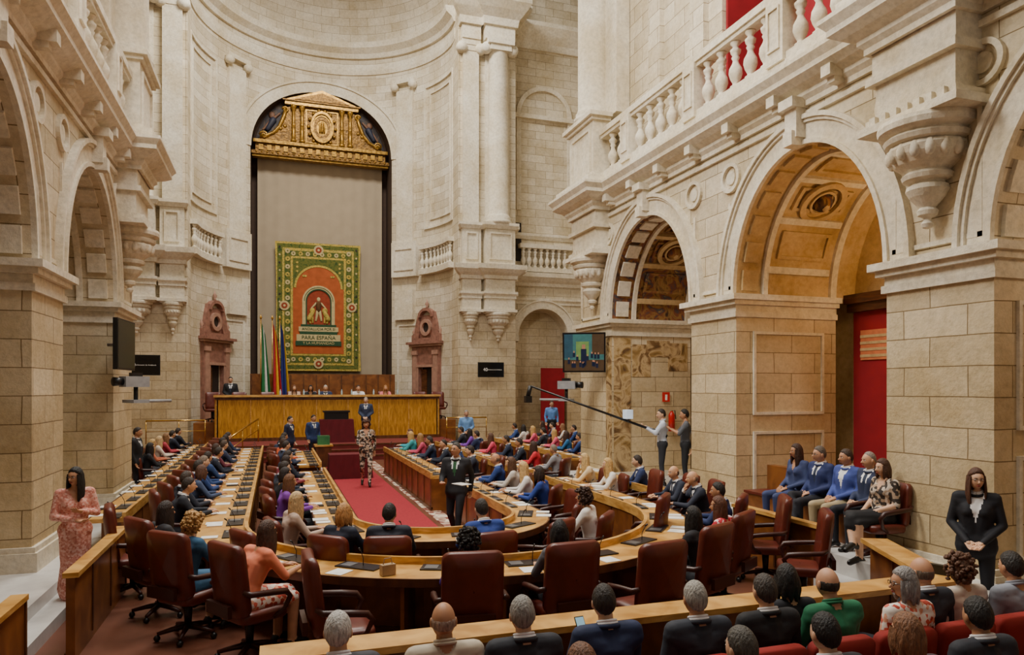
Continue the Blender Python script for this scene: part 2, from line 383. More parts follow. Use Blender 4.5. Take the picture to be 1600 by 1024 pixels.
    if side=='right':
        cw.box(xb-.06,xb,7.5,10.7,.5,4.1,1)
        cw.box(xb-.2,xb,7.46,10.72,4.1,4.25,3); cw.box(xb-.28,xb,7.46,10.72,4.25,4.42,3)
        cw.box(xb-.09,xb-.06,9.35,10.5,3.2,3.75,4)
        for i in range(4): cw.box(xb-.1,xb-.09,9.35,10.5,3.25+i*.12,3.3+i*.12,0)
        cw.box(xb-.04,xb,12.2,15.6,.5,4.2,2); cw.box(xb-.15,xb,12.2,15.6,4.1,4.3,0); cw.box(xb-.05,xb,12.2,15.6,4.3,6.6,5)
        for i in range(3): cw.box(xb-.08,xb-.04,12.4+i*1.1,13.3+i*1.1,2.9,3.9,5)
    cw.build('wall_'+side+'_chapels',[WARM if side=='right' else ST,RED,FRESW,WBR,mat('terracotta_sign','C8744A'),FRES])
arcade('right'); arcade('left')
# ---------------------------------------------------------------- east crossing piers + transept
em=MB()
PY=30.4
for g in (-1,1):
    mp=lambda s,z,o,g=g:(AX+g*s,PY-o,z)
    em.mbox(mp,5.45,8.1,0,24,-1.2,0,0)
    ms=lambda s,z,o,g=g:(AX+g*s,PY+1.1-o,z)
    A=(9.85,1.25,5.1,1.3)
    wall_face(em,ms,8.1,13.2,24,[A],0)
    em.mbox(ms,8.6,11.1,0,6.4,-1.0,-.9,0)
    for i in range(24):
        (sa,za),(sb,zb)=arc_pt(A,PI*i/24),arc_pt(A,PI*(i+1)/24)
        em.add([ms(sa,za,0),ms(sb,zb,0),ms(sb,zb,-.95),ms(sa,za,-.95)],[(0,1,2,3)],1,True)
    for s_ in (8.6,11.1): em.add([ms(s_,0,0),ms(s_,0,-.95),ms(s_,5.1,-.95),ms(s_,5.1,0)],[(0,1,2,3)],0)
    arc_band(em,ms,A,0,.35,0,.08,1); arc_band(em,ms,A,.35,.42,0,.13,1)
    for s0,s1 in ((8.1,8.62),(11.08,11.7)): em.mbox(ms,s0,s1,4.85,5.1,-.9,.1,1)
    B=(9.9,1.2,15.5,1.2); arc_band(em,ms,B,0,.2,0,.1,1); em.mbox(ms,8.5,8.72,11,15.5,0,.1,1); em.mbox(ms,11.08,11.3,11,15.5,0,.1,1); em.mbox(ms,8.3,11.5,15.3,15.5,0,.2,1)
    pth=[(AX+g*5.45,PY)]
    bl=[(5.55,6.4,.3),(6.55,7.9,.55)]
    for a,b,d in bl: pth+=[(AX+g*a,PY),(AX+g*a,PY-d),(AX+g*b,PY-d),(AX+g*b,PY)]
    pth+=[(AX+g*8.1,PY),(AX+g*8.1,PY+1.1),(AX+g*13.2,PY+1.1)]
    sd=-1 if g>0 else 1
    em.mould(pth,[(0,7.45),(.08,7.45),(.1,7.6),(.25,7.7),(.4,7.85),(.42,8.05),(.1,8.1),(0,8.1)],1,side=sd)
    em.mould(pth,[(0,6.6),(.04,6.6),(.04,6.72),(.1,6.8),(.1,6.9),(0,6.9)],1,side=sd)
    em.mould(pth,[(0,9.65),(.06,9.65),(.15,9.8),(.15,9.92),(0,9.92)],1,side=sd)
    em.mould(pth,[(0,18.6),(.1,18.6),(.15,18.9),(.4,19.2),(.6,19.5),(.6,19.7),(0,19.7)],1,side=sd)
    for a,b,d in bl:
        c=(a+b)/2
        em.mbox(mp,a,b,5.95,7.45,0,d,1); em.mbox(mp,a-.08,b+.08,6.0,6.12,0,d+.08,1)
        em.mbox(mp,a,b,8.1,9.65,0,d,1); em.frame(mp,a+.15,b-.15,8.3,9.5,.07,d+.05,1,ob=d)
        corbel(em,mp(c,5.98,d*.3),(b-a)*.42,1.25,1)
        em.mbox(mp,a,b,18.6-.6,18.6,0,d,1)
    em.mbox(mp,5.62,6.33,9.9,17.5,0,.2,1)
    em.lathe([(.62,0),(.62,.12),(.55,.2),(.58,.3),(.5,.38),(.47,.45),(.47,4),(.43,7.6),(.46,7.65)],mp(7.22,9.9,.2),28,1)
    em.mbox(mp,6.65,7.8,9.9,17.5,0,.08,1)
    for c,w,d in ((5.98,.42,.25),(7.22,.6,.75)):
        em.mbox(mp,c-w,c+w,17.75,18.0,0,d,1); em.mbox(mp,c-w*.8,c+w*.8,17.5,17.75,0,d*.9,1)
        for q in (-1,1): 
            em.M=Matrix.Translation(mp(c+q*w,17.62,d*.55))@Matrix.Rotation(PI/2,4,'X'); em.lathe([(.2,-.2),(.24,-.1),(.24,.1),(.2,.2)],(0,0,0),14,1); em.M=None
    for z0,z1,o in ((8.1,8.3,.3),(9.2,9.4,.32)): em.mbox(ms,8.6,11.2,z0,z1,0,o,1)
    balusters(em,ms,[8.8+i*.3 for i in range(8)],8.3,.9,.16,1,w=1.0)
    em.mbox(ms,8.25,8.75,8.6,10.4,.0,.02,2)
    em.mbox(ms,13.2,13.3,0,24,0,16,0)
em.mbox(lambda s,z,o:(s,o,z),11.9,13.1,.3,3.6,31.38,31.42,3)
em.build('wall_east_crossing',[ST,TR,DARK,RED])
# ---------------------------------------------------------------- apse
am=MB()
mA=lambda s,z,o:(AX+(AR-o)*sin(s),AYC+(AR-o)*cos(s),z)
HW=3.3; PHI=math.asin(HW/AR); YE=AYC+AR*cos(PHI); NB=37.3
def grid(s0,s1,z0,z1,m,n,o=0):
    for i in range(n):
        a=s0+(s1-s0)*i/n;b=s0+(s1-s0)*(i+1)/n
        am.add([mA(a,z0,o),mA(b,z0,o),mA(b,z1,o),mA(a,z1,o)],[(0,1,2,3)],m,True)
for g in (-1,1):
    grid(g*PHI,g*PI/2,0,14,0,16); grid(g*PHI,g*PI/2,14,19.8,0,16)
    am.add([(AX+g*AR,AYC,0),(AX+g*AR,PY-.02,0),(AX+g*AR,PY-.02,24),(AX+g*AR,AYC,24)],[(0,1,2,3)],0)
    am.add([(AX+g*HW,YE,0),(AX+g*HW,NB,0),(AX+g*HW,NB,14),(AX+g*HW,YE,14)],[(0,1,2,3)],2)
n=32
for i in range(n):
    xa=-HW*cos(PI*i/n); xb=-HW*cos(PI*(i+1)/n); pa=math.asin(xa/AR);pb=math.asin(xb/AR)
    za=14+math.sqrt(max(0,HW*HW-xa*xa)); zb=14+math.sqrt(max(0,HW*HW-xb*xb))
    am.add([mA(pa,za,0),mA(pb,zb,0),mA(pb,19.8,0),mA(pa,19.8,0)],[(0,1,2,3)],0,True)
    P0=mA(pa,za,0);P1=mA(pb,zb,0)
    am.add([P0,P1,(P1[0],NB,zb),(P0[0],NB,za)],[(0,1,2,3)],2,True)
    for r0,r1,o in ((0,.12,.06),(.12,.5,.03),(.5,.6,.1)):
        q=[]
        for oo in (0,o):
            for t,r in ((PI*i/n,r0),(PI*(i+1)/n,r0),(PI*(i+1)/n,r1),(PI*i/n,r1)):
                x=-(HW+r)*cos(t); q.append(mA(math.asin(x/AR),14+(HW+r)*sin(t),oo))
        am.add(q,[(0,3,2,1),(4,5,6,7),(0,1,5,4),(1,2,6,5),(2,3,7,6),(3,0,4,7)],1)
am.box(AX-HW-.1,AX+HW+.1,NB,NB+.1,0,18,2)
for j in range(10):
    for i in range(32):
        def dp(i,j):
            s_=-PI/2+PI*i/32; e=PI/2*j/12; return (AX+AR*cos(e)*sin(s_),AYC+AR*cos(e)*cos(s_),19.7+AR*sin(e))
        am.add([dp(i,j),dp(i+1,j),dp(i+1,j+1),dp(i,j+1)],[(0,1,2,3)],0,True)
def arcpath(s0,s1,n): return [(mA(s0+(s1-s0)*i/n,0,0)[0],mA(s0+(s1-s0)*i/n,0,0)[1]) for i in range(n+1)]
full=arcpath(-PI/2,PI/2,48)
for pr in ([(0,18.3),(.06,18.3),(.1,18.5),(.1,18.8),(0,18.8)],[(0,19.1),(.12,19.1),(.2,19.3),(.45,19.5),(.5,19.75),(0,19.8)],[(0,20.6),(.08,20.6),(.08,20.75),(0,20.75)]):
    am.mould(full,pr,1,side=-1)
for g in (-1,1):
    p=arcpath(g*(PHI+.005),g*PI/2,14)
    for pr in ([(0,7.45),(.08,7.45),(.1,7.6),(.25,7.7),(.4,7.85),(.42,8.05),(.1,8.1),(0,8.1)],[(0,6.6),(.04,6.6),(.04,6.72),(.1,6.8),(.1,6.9),(0,6.9)],[(0,9.7),(.05,9.7),(.12,9.8),(.12,9.9),(0,9.9)]):
        am.mould(p,pr,1,side=1 if g>0 else -1)
    a0,a1=g*(PHI+.02),g*(PHI+.3)
    am.mbox(mA,a0,a1,8.1,9.8,0,.25,1,4); am.frame(mA,min(a0,a1)+.03,max(a0,a1)-.03,8.4,9.5,.08,.3,1,ob=.25,n=3)
    am.mbox(mA,g*(PHI+.06),g*(PHI+.24),9.8,17.3,0,.14,1,3); am.mbox(mA,g*(PHI+.03),g*(PHI+.27),17.6,17.8,0,.25,1,3)
    am.mbox(mA,g*(PHI+.05),g*(PHI+.25),6.0,7.45,0,.2,1,3)
    for q in (.05,.25):
        c=mA(g*(PHI+q),17.45,.2); am.M=Matrix.Translation(c)@Matrix.Rotation(-g*(PHI+q),4,'Z')@Matrix.Rotation(PI/2,4,'X'); am.lathe([(.16,-.15),(.2,-.05),(.2,.05),(.16,.15)],(0,0,0),12,1); am.M=None
    b0,b1=sorted((g*(PHI+.34),g*(PI/2-.05)))
    am.frame(mA,b0+.03,b1-.03,10.3,17.2,.12,.07,1,n=4); am.frame(mA,b0+.1,b1-.1,10.7,16.8,.08,.05,1,n=4)
    am.mbox(mA,b0,b1,8.1,8.35,0,.3,1,4); am.mbox(mA,b0,b1,9.3,9.5,0,.32,1,4)
    balusters(am,mA,[b0+(b1-b0)*(i+.5)/9 for i in range(9)],8.35,.95,.17,1,w=1.0)
    am.frame(mA,g*(PHI+.06) if g>0 else g*(PHI+.3),g*(PHI+.3) if g>0 else g*(PHI+.06),1.2,5.8,.1,.05,1,n=3)
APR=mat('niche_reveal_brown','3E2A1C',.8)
am.build('wall_apse',[STP,TR,APR])
# ---------------------------------------------------------------- floor
FL=mat('floor_marble_rose','6E4434',.3,var=.25,scale=1.5)
fm=MB(); fm.box(-12,16,-4,40,-.1,0,0); fm.build('floor',[FL])
WH=mat('white_marble','D2D0CC',.3,var=.08)
pf=MB(); pf.box(7.05,XR+2.6,5.2,17.4,0,.48,0); pf.box(6.75,7.05,6.2,7.65,0,.24,0); pf.build('marble_platform_step',[WH])
pf=MB(); pf.box(XL-2.6,-2.55,2,17.4,0,.3,0); pf.box(-2.55,-2.3,7,12.5,0,.15,0); pf.build('marble_platform_step',[WH])
rug=MB(); rug.box(1.62,2.98,11.6,26.5,0,.012,0); rug.box(1.2,1.5,11.6,26.5,0,.01,1); rug.box(3.1,3.42,11.6,26,0,.01,1)
rug.build('red_carpet_runner',[mat('carpet_red','98202C',.95,var=.15,scale=20),pattern('mosaic_border',['B79A86','7A3A30','D8C8B4','8A5A48'],9)])
# ---------------------------------------------------------------- curtain, tapestry, retable
cu=MB(); N_=60; vs=[];fs=[]
for i in range(N_+1):
    x=AX-3.02+6.04*i/N_
    for z in (2.3,8,14.05): vs.append((x,36.9+.02*sin(i*1.1),z))
for i in range(N_):
    for k in range(2): fs.append((i*3+k,i*3+3+k,i*3+4+k,i*3+1+k))
cu.add(vs,fs,0,True); cu.box(AX-3.15,AX+3.15,36.85,36.95,14.03,14.12,0)
cu.build('curtain_backdrop',[mat('curtain_beige','A89880',.9,var=.05,scale=2)])
TPG=cloudy('tapestry_green',['26401E','4A5A24','6A6A2A','3A5226'],5,.95,det=3); TPY=cloudy('tapestry_gold',['8A7A2A','B89A3A','C9AE58','7A7A34','A88A34'],7,.95,det=3)
TPO=mat('tapestry_orange','A85428',.95,var=.15,scale=4); TPR=mat('tapestry_red','8E3A22',.95); TPC=mat('tapestry_cream','C0AE7C',.95); TPD=mat('tapestry_dark_green','2A4A30',.95); TPB=mat('tapestry_brown','5E3E20',.95,var=.4,scale=20)
tm=MB(); W=2.0;H0=3.5;H1=9.85;TX=AX-.15;Y0=36.6
def tq(x0,x1,z0,z1,d,m): tm.box(TX+x0,TX+x1,Y0-d,Y0,z0,z1,m)
def flare(x,z):
    t=abs(z-6.9)/3.2; return x*(1+.035*t*t)
vs=[];k=12
for d_ in (0,.03):
    for i in range(k+1):
        z=H0+(H1-H0)*i/k
        for x in (-W,W): vs.append((TX+flare(x,z),Y0+d_,z))
tm.add(vs,[(2*i,2*i+1,2*i+3,2*i+2) for i in range(k)],1)
tq(-1.95,1.95,3.6,9.75,.01,0); tq(-1.72,1.72,3.78,9.55,.02,1); tq(-1.62,1.62,3.9,9.42,.03,0); tq(-1.33,1.33,4.25,9.15,.04,1); tq(-1.22,1.22,4.35,9.05,.05,2)
mt=lambda s,z,o:(TX+s,Y0-o,z)
for i in range(15):
    z=4.0+i*.385
    for x in (-1.47,1.47):
        ring(tm,mt,x,z,.04,.12,.03,.045,1 if i%2 else 4,8)
    for x in (-1.84,1.84): ring(tm,mt,x,z+.19,0,.05,.01,.03,4 if i%2 else 6,6)
for i in range(8):
    for z in (4.07,9.28): ring(tm,mt,-1.2+i*.343,z,.04,.11,.03,.045,1 if i%2 else 4,8)
for x,z in ((0,9.5),(0,3.85),(-1.62,6.7),(1.62,6.7)):
    ring(tm,mt,x,z,0,.24,.03,.055,4,14); ring(tm,mt,x,z,0,.15,.05,.065,3,10); ring(tm,mt,x,z,0,.06,.06,.075,4,8)
wall_face(tm,mt,-1.22,1.22,9.05,[(0,1.12,7.6,1.1)],0,.06,zb=7.6,step=.1)
arc_band(tm,mt,(0,1.12,7.6,1.1),-.05,.05,.05,.07,1)
for g in(-1,1):
    for q in range(5): ring(tm,mt,g*(1.02-.1*q*(q>2)),8.85-.22*min(q,3),.0,.06,.06,.075,1,6)
arc_band(tm,mt,(0,.62,6.95,.62),0,.16,.05,.09,4); tm.mbox(mt,-.78,-.62,5.8,6.95,.05,.09,4); tm.mbox(mt,.62,.78,5.8,6.95,.05,.09,4)
arc_band(tm,mt,(0,.62,6.95,.62),-.06,0,.05,.1,5); tm.mbox(mt,-.62,-.56,5.8,6.95,.05,.1,5); tm.mbox(mt,.56,.62,5.8,6.95,.05,.1,5)
arc_band(tm,mt,(0,.62,6.95,.62),.05,.08,.08,.1,5)
arc_band(tm,mt,(0,.0,6.95,.0),0,.57,.05,.06,3,0,PI,20); tm.mbox(mt,-.57,.57,5.8,6.95,.05,.06,3)
tm.ell((TX,Y0-.06,7.05),(.09,.03,.11),10,8,4); tm.cone((TX,Y0-.06,6.82),(TX,Y0-.06,6.5),.15,.11,8,7)
tm.cone((TX-.05,Y0-.06,6.45),(TX-.13,Y0-.06,6.0),.08,.05,8,4); tm.cone((TX+.05,Y0-.06,6.45),(TX+.13,Y0-.06,6.0),.08,.05,8,4)
for g in (-1,1):
    tm.cone((TX+g*.12,Y0-.06,6.85),(TX+g*.34,Y0-.06,6.6),.055,.04,8,4)
    tm.cone((TX+g*.44,Y0-.06,6.08),(TX+g*.3,Y0-.06,6.38),.14,.11,8,1); tm.ell((TX+g*.3,Y0-.08,6.48),(.14,.05,.15),10,8,1)
    tm.cone((TX+g*.3,Y0-.06,6.2),(TX+g*.28,Y0-.06,5.9),.06,.05,6,1); tm.cone((TX+g*.44,Y0-.06,6.0),(TX+g*.4,Y0-.06,5.88),.07,.06,6,1)
tm.mbox(mt,-.85,.85,5.68,5.8,.05,.1,5); tm.mbox(mt,-.95,.95,5.45,5.68,.05,.1,4); tm.mbox(mt,-.9,.9,5.3,5.45,.05,.1,5); tm.mbox(mt,-1.05,1.05,4.98,5.3,.05,.1,4); tm.mbox(mt,-1.1,1.1,4.75,4.98,.05,.1,5)
tap=tm.build('tapestry',[TPG,TPY,TPO,TPR,TPC,TPD,DARK,TPB])
def text(t,name,parent,loc,size,m,rz=0,rx=PI/2,ext=.004):
    c=bpy.data.curves.new(name,'FONT'); c.body=t; c.size=size; c.extrude=ext; c.align_x='CENTER'; c.align_y='CENTER'
    o=bpy.data.objects.new(name,c); COL.objects.link(o); o.parent=parent; o.location=loc; o.rotation_euler=(rx,0,rz); c.materials.append(m); return o
text('ANDALUCIA POR SI','lettering_1',tap,(TX,Y0-.11,5.57),.18,TPD); text('PARA ESPAÑA','lettering_2',tap,(TX,Y0-.11,5.14),.26,TPD); text('Y LA HUMANIDAD','lettering_3',tap,(TX,Y0-.11,4.87),.18,TPC)
GOLD=mat('gilded_wood','6E4E1C',.4,metal=.6,var=.6,scale=9,bump=.8); GOLD2=mat('gilded_bright','A07830',.35,metal=.7,var=.5,scale=8,bump=.3)
PAINT=cloudy('altar_painting',['120E0C','241C1C','3C2E2A','1C1A24','5A4634','2A2220'],1.6,.6)
rm=MB(); rt=lambda s,z,o:(AX+s,36.6-o,z)
R0=3.25
arc_band(rm,rt,(0,0,14.15,0),0,R0,0,.05,2,0,PI,32); arc_band(rm,rt,(0,0,14.15,0),R0-.1,R0,0,.12,5,0,PI,32)
rm.mbox(rt,-3.28,3.28,13.9,14.05,0,.5,0); rm.mbox(rt,-3.1,3.1,14.05,14.45,0,.35,0); rm.mbox(rt,-3.2,3.2,14.45,14.6,0,.5,1); rm.mbox(rt,-3.25,3.25,13.8,13.9,0,.4,1)
for i in range(16): rm.mbox(rt,-2.95+i*.38,-2.75+i*.38,14.13,14.38,.35,.41,1)
for i in range(26): rm.ell(rt(-3.05+i*.244,14.0,.5),(.05,.05,.05),6,5,1)
rm.mbox(rt,-1.5,1.5,14.6,16.45,0,.25,0); rm.frame(rt,-.78,.78,14.7,16.35,.06,.3,1,ob=.25); rm.mbox(rt,-1.75,1.75,16.45,16.62,0,.45,1); rm.mbox(rt,-1.85,1.85,16.62,16.68,0,.52,0)
rm.prism([(-1.6,16.68),(-1.75,16.68),(-.0,17.3),(1.75,16.68)],36.15,36.55,1,mp=lambda a,b,h:(AX+a,h,b))
rm.prism([(-1.3,16.72),(0,17.15),(1.3,16.72)],36.1,36.2,0,mp=lambda a,b,h:(AX+a,h,b))
for x in (-1.35,-.95,.95,1.35): rm.lathe([(.14,0),(.14,.1),(.1,.14),(.09,.8),(.11,.85),(.08,.9),(.075,1.55),(.14,1.7),(.14,1.8)],(AX+x,36.2,14.63),12,1)
for r0,r1,o in ((.52,.62,.46),(.44,.52,.38),(.3,.44,.34),(0,.3,.3)):
    for i in range(28):
        a=2*PI*i/28;b=2*PI*(i+1)/28; q=[]
        for oo in (.2,o):
            for t,r in ((a,r0),(b,r0),(b,r1),(a,r1)): q.append(rt(r*.9*cos(t),15.5+r*1.25*sin(t),oo))
        rm.add(q,[(0,3,2,1),(4,5,6,7),(0,1,5,4),(1,2,6,5),(2,3,7,6),(3,0,4,7)],1 if r0 not in(.3,) else 0)
for i in range(14):
    a=2*PI*i/14; rm.ell(rt(.64*cos(a),15.5+.86*sin(a),.3),(.09,.08,.09),8,6,1)
for x,dz in ((-.1,0),(.1,0),(0,.05)): rm.cone(rt(x,15.3,.36),rt(x,15.7+dz,.36),.05,.05,6,1)
for g in (-1,1):
    poly=[(g*1.5,14.6),(g*2.95,14.6),(g*2.9,14.78),(g*2.6,14.85),(g*2.3,15.0),(g*2.0,15.35),(g*1.8,15.85),(g*1.68,16.3),(g*1.5,16.4)]
    rm.prism(poly,36.3,36.55,0,mp=lambda a,b,h:(AX+a,h,b))
    rm.tube([rt(p[0],p[1],.3) for p in poly[2:8]],[.1,.09,.09,.1,.1,.09],8,1)
    for cx,cz,r in ((2.72,14.86,.2),(1.72,16.2,.16)):
        rm.tube([rt(g*cx+r*(1-q/16)*cos(q*.75)*g,cz+r*(1-q/16)*sin(q*.75),.33) for q in range(14)],.045,6,1)
    for q in range(5): rm.ell(rt(g*(1.75+q*.2),14.85+(4-q)*.14,.3),(.1,.06,.1),7,6,1)
    rm.ell(rt(g*2.35,15.95,.08),(.15,.07,.17),10,8,3); rm.cone(rt(g*2.3,15.7,.07),rt(g*2.55,15.25,.07),.17,.12,8,4); rm.cone(rt(g*2.35,15.7,.1),rt(g*2.0,16.05,.1),.07,.05,8,3); rm.cone(rt(g*2.45,15.6,.1),rt(g*2.75,15.2,.1),.07,.05,8,3)
    rm.ell(rt(g*1.6,17.0-.1,.06),(.25,.04,.14),8,6,4)
rm.build('gilded_altarpiece',[GOLD,GOLD2,PAINT,mat('painted_flesh','7A5640'),mat('painted_robe','2A2C3C'),APR])
# ---------------------------------------------------------------- portals
PINK=mat('rose_marble','8E6456',.45,var=.3,scale=6); PINKL=mat('rose_marble_light','A8806E',.45,var=.2,scale=5)
for g in (-1,1):
    s_=g*math.radians(61); c=mA(s_,0,0)
    pm=MB()
    B=lambda x0,x1,z0,z1,o0,o1,m=0: pm.box(x0,x1,-o1,-o0,z0,z1,m)
    B(-1.0,-.5,0,4.1,-.1,.22); B(.5,1.0,0,4.1,-.1,.22); B(-.5,.5,3.1,4.1,-.1,.2); B(-.5,.5,0,3.1,-.1,.02,2); B(-.48,-.1,0,3.0,.0,.06,3)
    for x in (-1,1): B(x*.75-.14,x*.75+.14,.4,3.7,.22,.28,1); B(x*.75-.3,x*.75+.3,0,.4,.0,.32); B(x*.75-.2,x*.75+.2,3.7,3.9,.2,.32,1)
    B(-.6,-.5,0,3.2,.2,.26,1);B(.5,.6,0,3.2,.2,.26,1);B(-.6,.6,3.1,3.22,.2,.28,1)
    B(-1.1,1.1,4.1,4.2,0,.34,1);B(-1.2,1.2,4.2,4.32,0,.45,0);B(-.8,.8,4.32,4.5,0,.25)
    pm.prism([(-1.05,4.32),(-.62,4.32),(-.48,4.7),(-.48,5.5),(-.3,5.7),(-.55,5.75),(-.75,5.2),(-.85,4.75),(-1.05,4.65)],-.2,0,0,axis='y')
    pm.prism([(1.05,4.32),(.62,4.32),(.48,4.7),(.48,5.5),(.3,5.7),(.55,5.75),(.75,5.2),(.85,4.75),(1.05,4.65)],-.2,0,0,axis='y')
    B(-.5,.5,4.32,5.6,-.05,.12,0)
    mpo=lambda s,z,o:(s,-o,z)
    ring(pm,mpo,0,5.0,.24,.4,.12,.24,1,20); ring(pm,mpo,0,5.0,0,.24,.12,.14,2,16)
    arc_band(pm,mpo,(0,.4,5.5,.3),0,.14,0,.26,0,n=12)
    for x,z in ((0,5.95),(-.95,4.65),(.95,4.65)): pm.lathe([(.08,0),(.04,.06),(.1,.18),(.04,.3),(.01,.42)],(x,-.12,z),10,1)
    pm.build('marble_portal',[PINK,PINKL,DARK,wood('door_walnut','3E2212','6A4022')],loc=(c[0],c[1],.55),rz=-s_)
    st=MB(); st.box(-1.4,1.4,-1.2,.3,0,.55,0); st.build('portal_step',[PINK],loc=(c[0],c[1],0),rz=-s_)
# ---------------------------------------------------------------- dais
DW=wood('dais_honey_wood','9E6A20','CC9438',.35,sc=(6,1,1),rot=.75,chev=True); DK=wood('desk_honey','B07C38','DCAC60',.3,sc=(1.2,1.2,5)); DKD=wood('desk_panel_brown','66391A','8C5628',.35,sc=(1,1,1)); WD=wood('dark_walnut','462610','683E1E',.4,sc=(2,2,1))
BLK=mat('black_plastic','101012',.4); GRY=mat('grey_metal','8A8C90',.35,metal=.8); PAP=mat('paper_white','E8E6E0',.8)
dm=MB()
dm.box(AX-5.2,AX+5.2,29.9,34.2,0,1.3,2)
for i in range(3): dm.box(AX-4.9+i*.25,AX+5.1-i*.25,26.6+i*.3,29.9,0,.2+i*.185,4); dm.box(AX-4.9+i*.25,AX+5.1-i*.25,26.58+i*.3,26.62+i*.3,.15+i*.185,.2+i*.185,3)
dm.box(AX-4.35,AX+4.35,29.6,29.72,.57,2.3,0); dm.box(AX-4.45,AX+4.45,29.5,30.4,2.3,2.38,1)
for g in (-1,1): dm.box(AX+g*4.35-.06,AX+g*4.35+.06,29.6,30.35,.57,2.3,0)
for i in range(8): dm.box(AX-4.35+i*1.2429-.015,AX-4.35+i*1.2429+.015,29.58,29.6,.62,2.28,1)
dm.box(AX-4.4,AX+4.4,29.57,29.6,.57,.7,3); dm.box(AX-4.4,AX+4.4,29.57,29.6,2.2,2.3,3)
dm.build('presidential_dais',[DW,DK,DKD,WD,mat('dais_step_red','6E2620',.8)])
for i,x in enumerate((.2,1.1,1.7,2.6,3.0,3.9,4.9)):
    b_=MB(); b_.lathe([(.033,0),(.035,.02),(.035,.14),(.014,.19),(.014,.22)],(x,29.95,2.38),8,0); b_.build('water_bottle',[mat('clear_plastic','A8C4D0',.1)])
wp=MB(); wp.box(AX-3.28,AX+3.28,34.3,34.4,1.3,3.3,0)
for i in range(12): wp.box(AX-3.25+i*.57,AX-3.2+i*.57,34.27,34.3,1.35,3.25,1)
wp.build('wood_wall_panelling',[DKD,WD])
BR=mat('brass','C9A050',.25,metal=.9)
def rail(pts,name='brass_handrail'):
    m=MB(); m.tube(pts,.03,8,0)
    for p in pts: m.tube([(p[0],p[1],p[2]),(p[0],p[1],p[2]-.85)],.02,8,0)
    m.tube([(p[0],p[1],p[2]-.4) for p in pts],.015,6,0)
    m.build(name,[BR])
rail([(-1.6,26.0,.86),(-1.1,27.0,1.2),(-.6,28.2,1.5)]); rail([(-4.5,29,1.45),(-3.4,29,1.45),(-2.5,29,1.45)]); rail([(6.7,28.6,1.43),(7.6,28.6,1.43),(8.4,28.6,1.43)])
CL=mat('maroon_cloth','5E0E1A',.9,var=.15,scale=4)
def cloth_table(x,y,z0,w,d,h,name):
    m=MB(); n=40; vs=[];fs=[]
    for j,(k,z) in enumerate(((1.06,0),(1.02,.5),(1,1))):
        for i in range(n):
            t=2*PI*i/n; c_,s_=cos(t),sin(t); p=max(abs(c_),abs(s_)); fl=1+(.03*sin(i*2.4) if j<2 else 0)
            vs.append((x+w/2*c_/p*k*fl,y+d/2*s_/p*k*fl,z0+h*z))
    for j in range(2):
        for i in range(n): fs.append((j*n+i,j*n+(i+1)%n,(j+1)*n+(i+1)%n,(j+1)*n+i))
    fs.append(tuple(range(2*n,3*n))); m.add(vs,fs,0); return m,name
m,nm=cloth_table(2.25,28.3,.57,1.25,.7,.88,'covered_lectern_table')
m.box(1.8,2.7,28.1,28.6,1.45,1.72,1); m.box(1.75,2.75,28.05,28.65,1.72,1.78,1); m.build(nm,[CL,BLK])
m,nm=cloth_table(2.1,21.6,0,1.2,.7,.72,'covered_table'); m.build(nm,[CL])
gm=MB(); gm.box(1.3,1.8,24.6,25.2,0,.7,1); gm.box(1.25,1.85,24.55,25.25,.7,.75,0); gm.box(1.35,1.75,24.7,25.1,.75,1.05,2); gm.build('side_table_with_urn',[DK,WD,mat('green_glass','3F7A50',.2)])
# ---------------------------------------------------------------- desks
PADM=mat('leather_pad_black','1C1A1E',.35)
def path_U(cx,cy,r,y1,y2,n=28):
    p=[(cx-r,y1)] if y1 else []
    for i in range(n+1):
        a=PI+PI*i/n; p.append((cx+r*cos(a),cy+r*sin(a)))
    if y2: p.append((cx+r,y2))
    return p
def sub(path,step):
    out=[];acc=0
    for (a,b) in zip(path,path[1:]):
        L=math.hypot(b[0]-a[0],b[1]-a[1]); 
        while acc<L:
            t=acc/L; out.append((a[0]+(b[0]-a[0])*t,a[1]+(b[1]-a[1])*t,math.atan2(b[1]-a[1],b[0]-a[0]))); acc+=step
        acc-=L
    return out
def desk(path,w,name,step=.85):
    m=MB()
    m.mould(path,[(0,.7),(w,.7),(w,.76),(0,.76),(0,.7)],0,side=-1)
    m.mould(path,[(.02,.05),(.06,.05),(.06,.7),(.02,.7),(.02,.05)],1,side=-1)
    m.mould(path,[(0,.0),(.08,.0),(.08,.08),(0,.08),(0,0)],2,side=-1)
    m.mould(path,[(.0,.76),(.05,.76),(.05,.84),(.0,.84),(0,.76)],0,side=-1)
    m.mould(path,[(w-.01,.68),(w+.012,.68),(w+.012,.765),(w-.01,.765),(w-.01,.68)],2,side=-1)
    for i,(x,y,a) in enumerate(sub(path,step)):
        m.M=Matrix.Translation((x,y,0))@Matrix.Rotation(a-0,4,'Z')
        m.box(-.02,.02,-w+.06,-.05,0,.7,1); m.box(-.005,.005,-.015,.0,.08,.7,2)
        m.box(.12,.62,-.30,-.08,.76,.775,3); m.box(.16,.3,-.27,-.12,.775,.78,5)
        if random.random()<.7: 
            q=random.uniform(-.05,.05); m.box(.2+q,.4+q,-.58,-.36,.762,.768,4)
        if random.random()<.4: m.box(.45,.6,-.55,-.35,.762,.775,4 if random.random()<.5 else 3)
        m.tube([(.42,-.2,.78),(.42,-.2,.86),(.42,-.25,.96)],.005,6,3); m.tube([(.42,-.25,.96),(.42,-.28,.985)],.010,6,3)
        m.M=None
    return m.build(name,[DK,DKD,WD,PADM,PAP,GRY])
desk(path_U(2.5,10.4,2.85,24,None)+[(5.35,14.2)],.65,'curved_bench_desk')
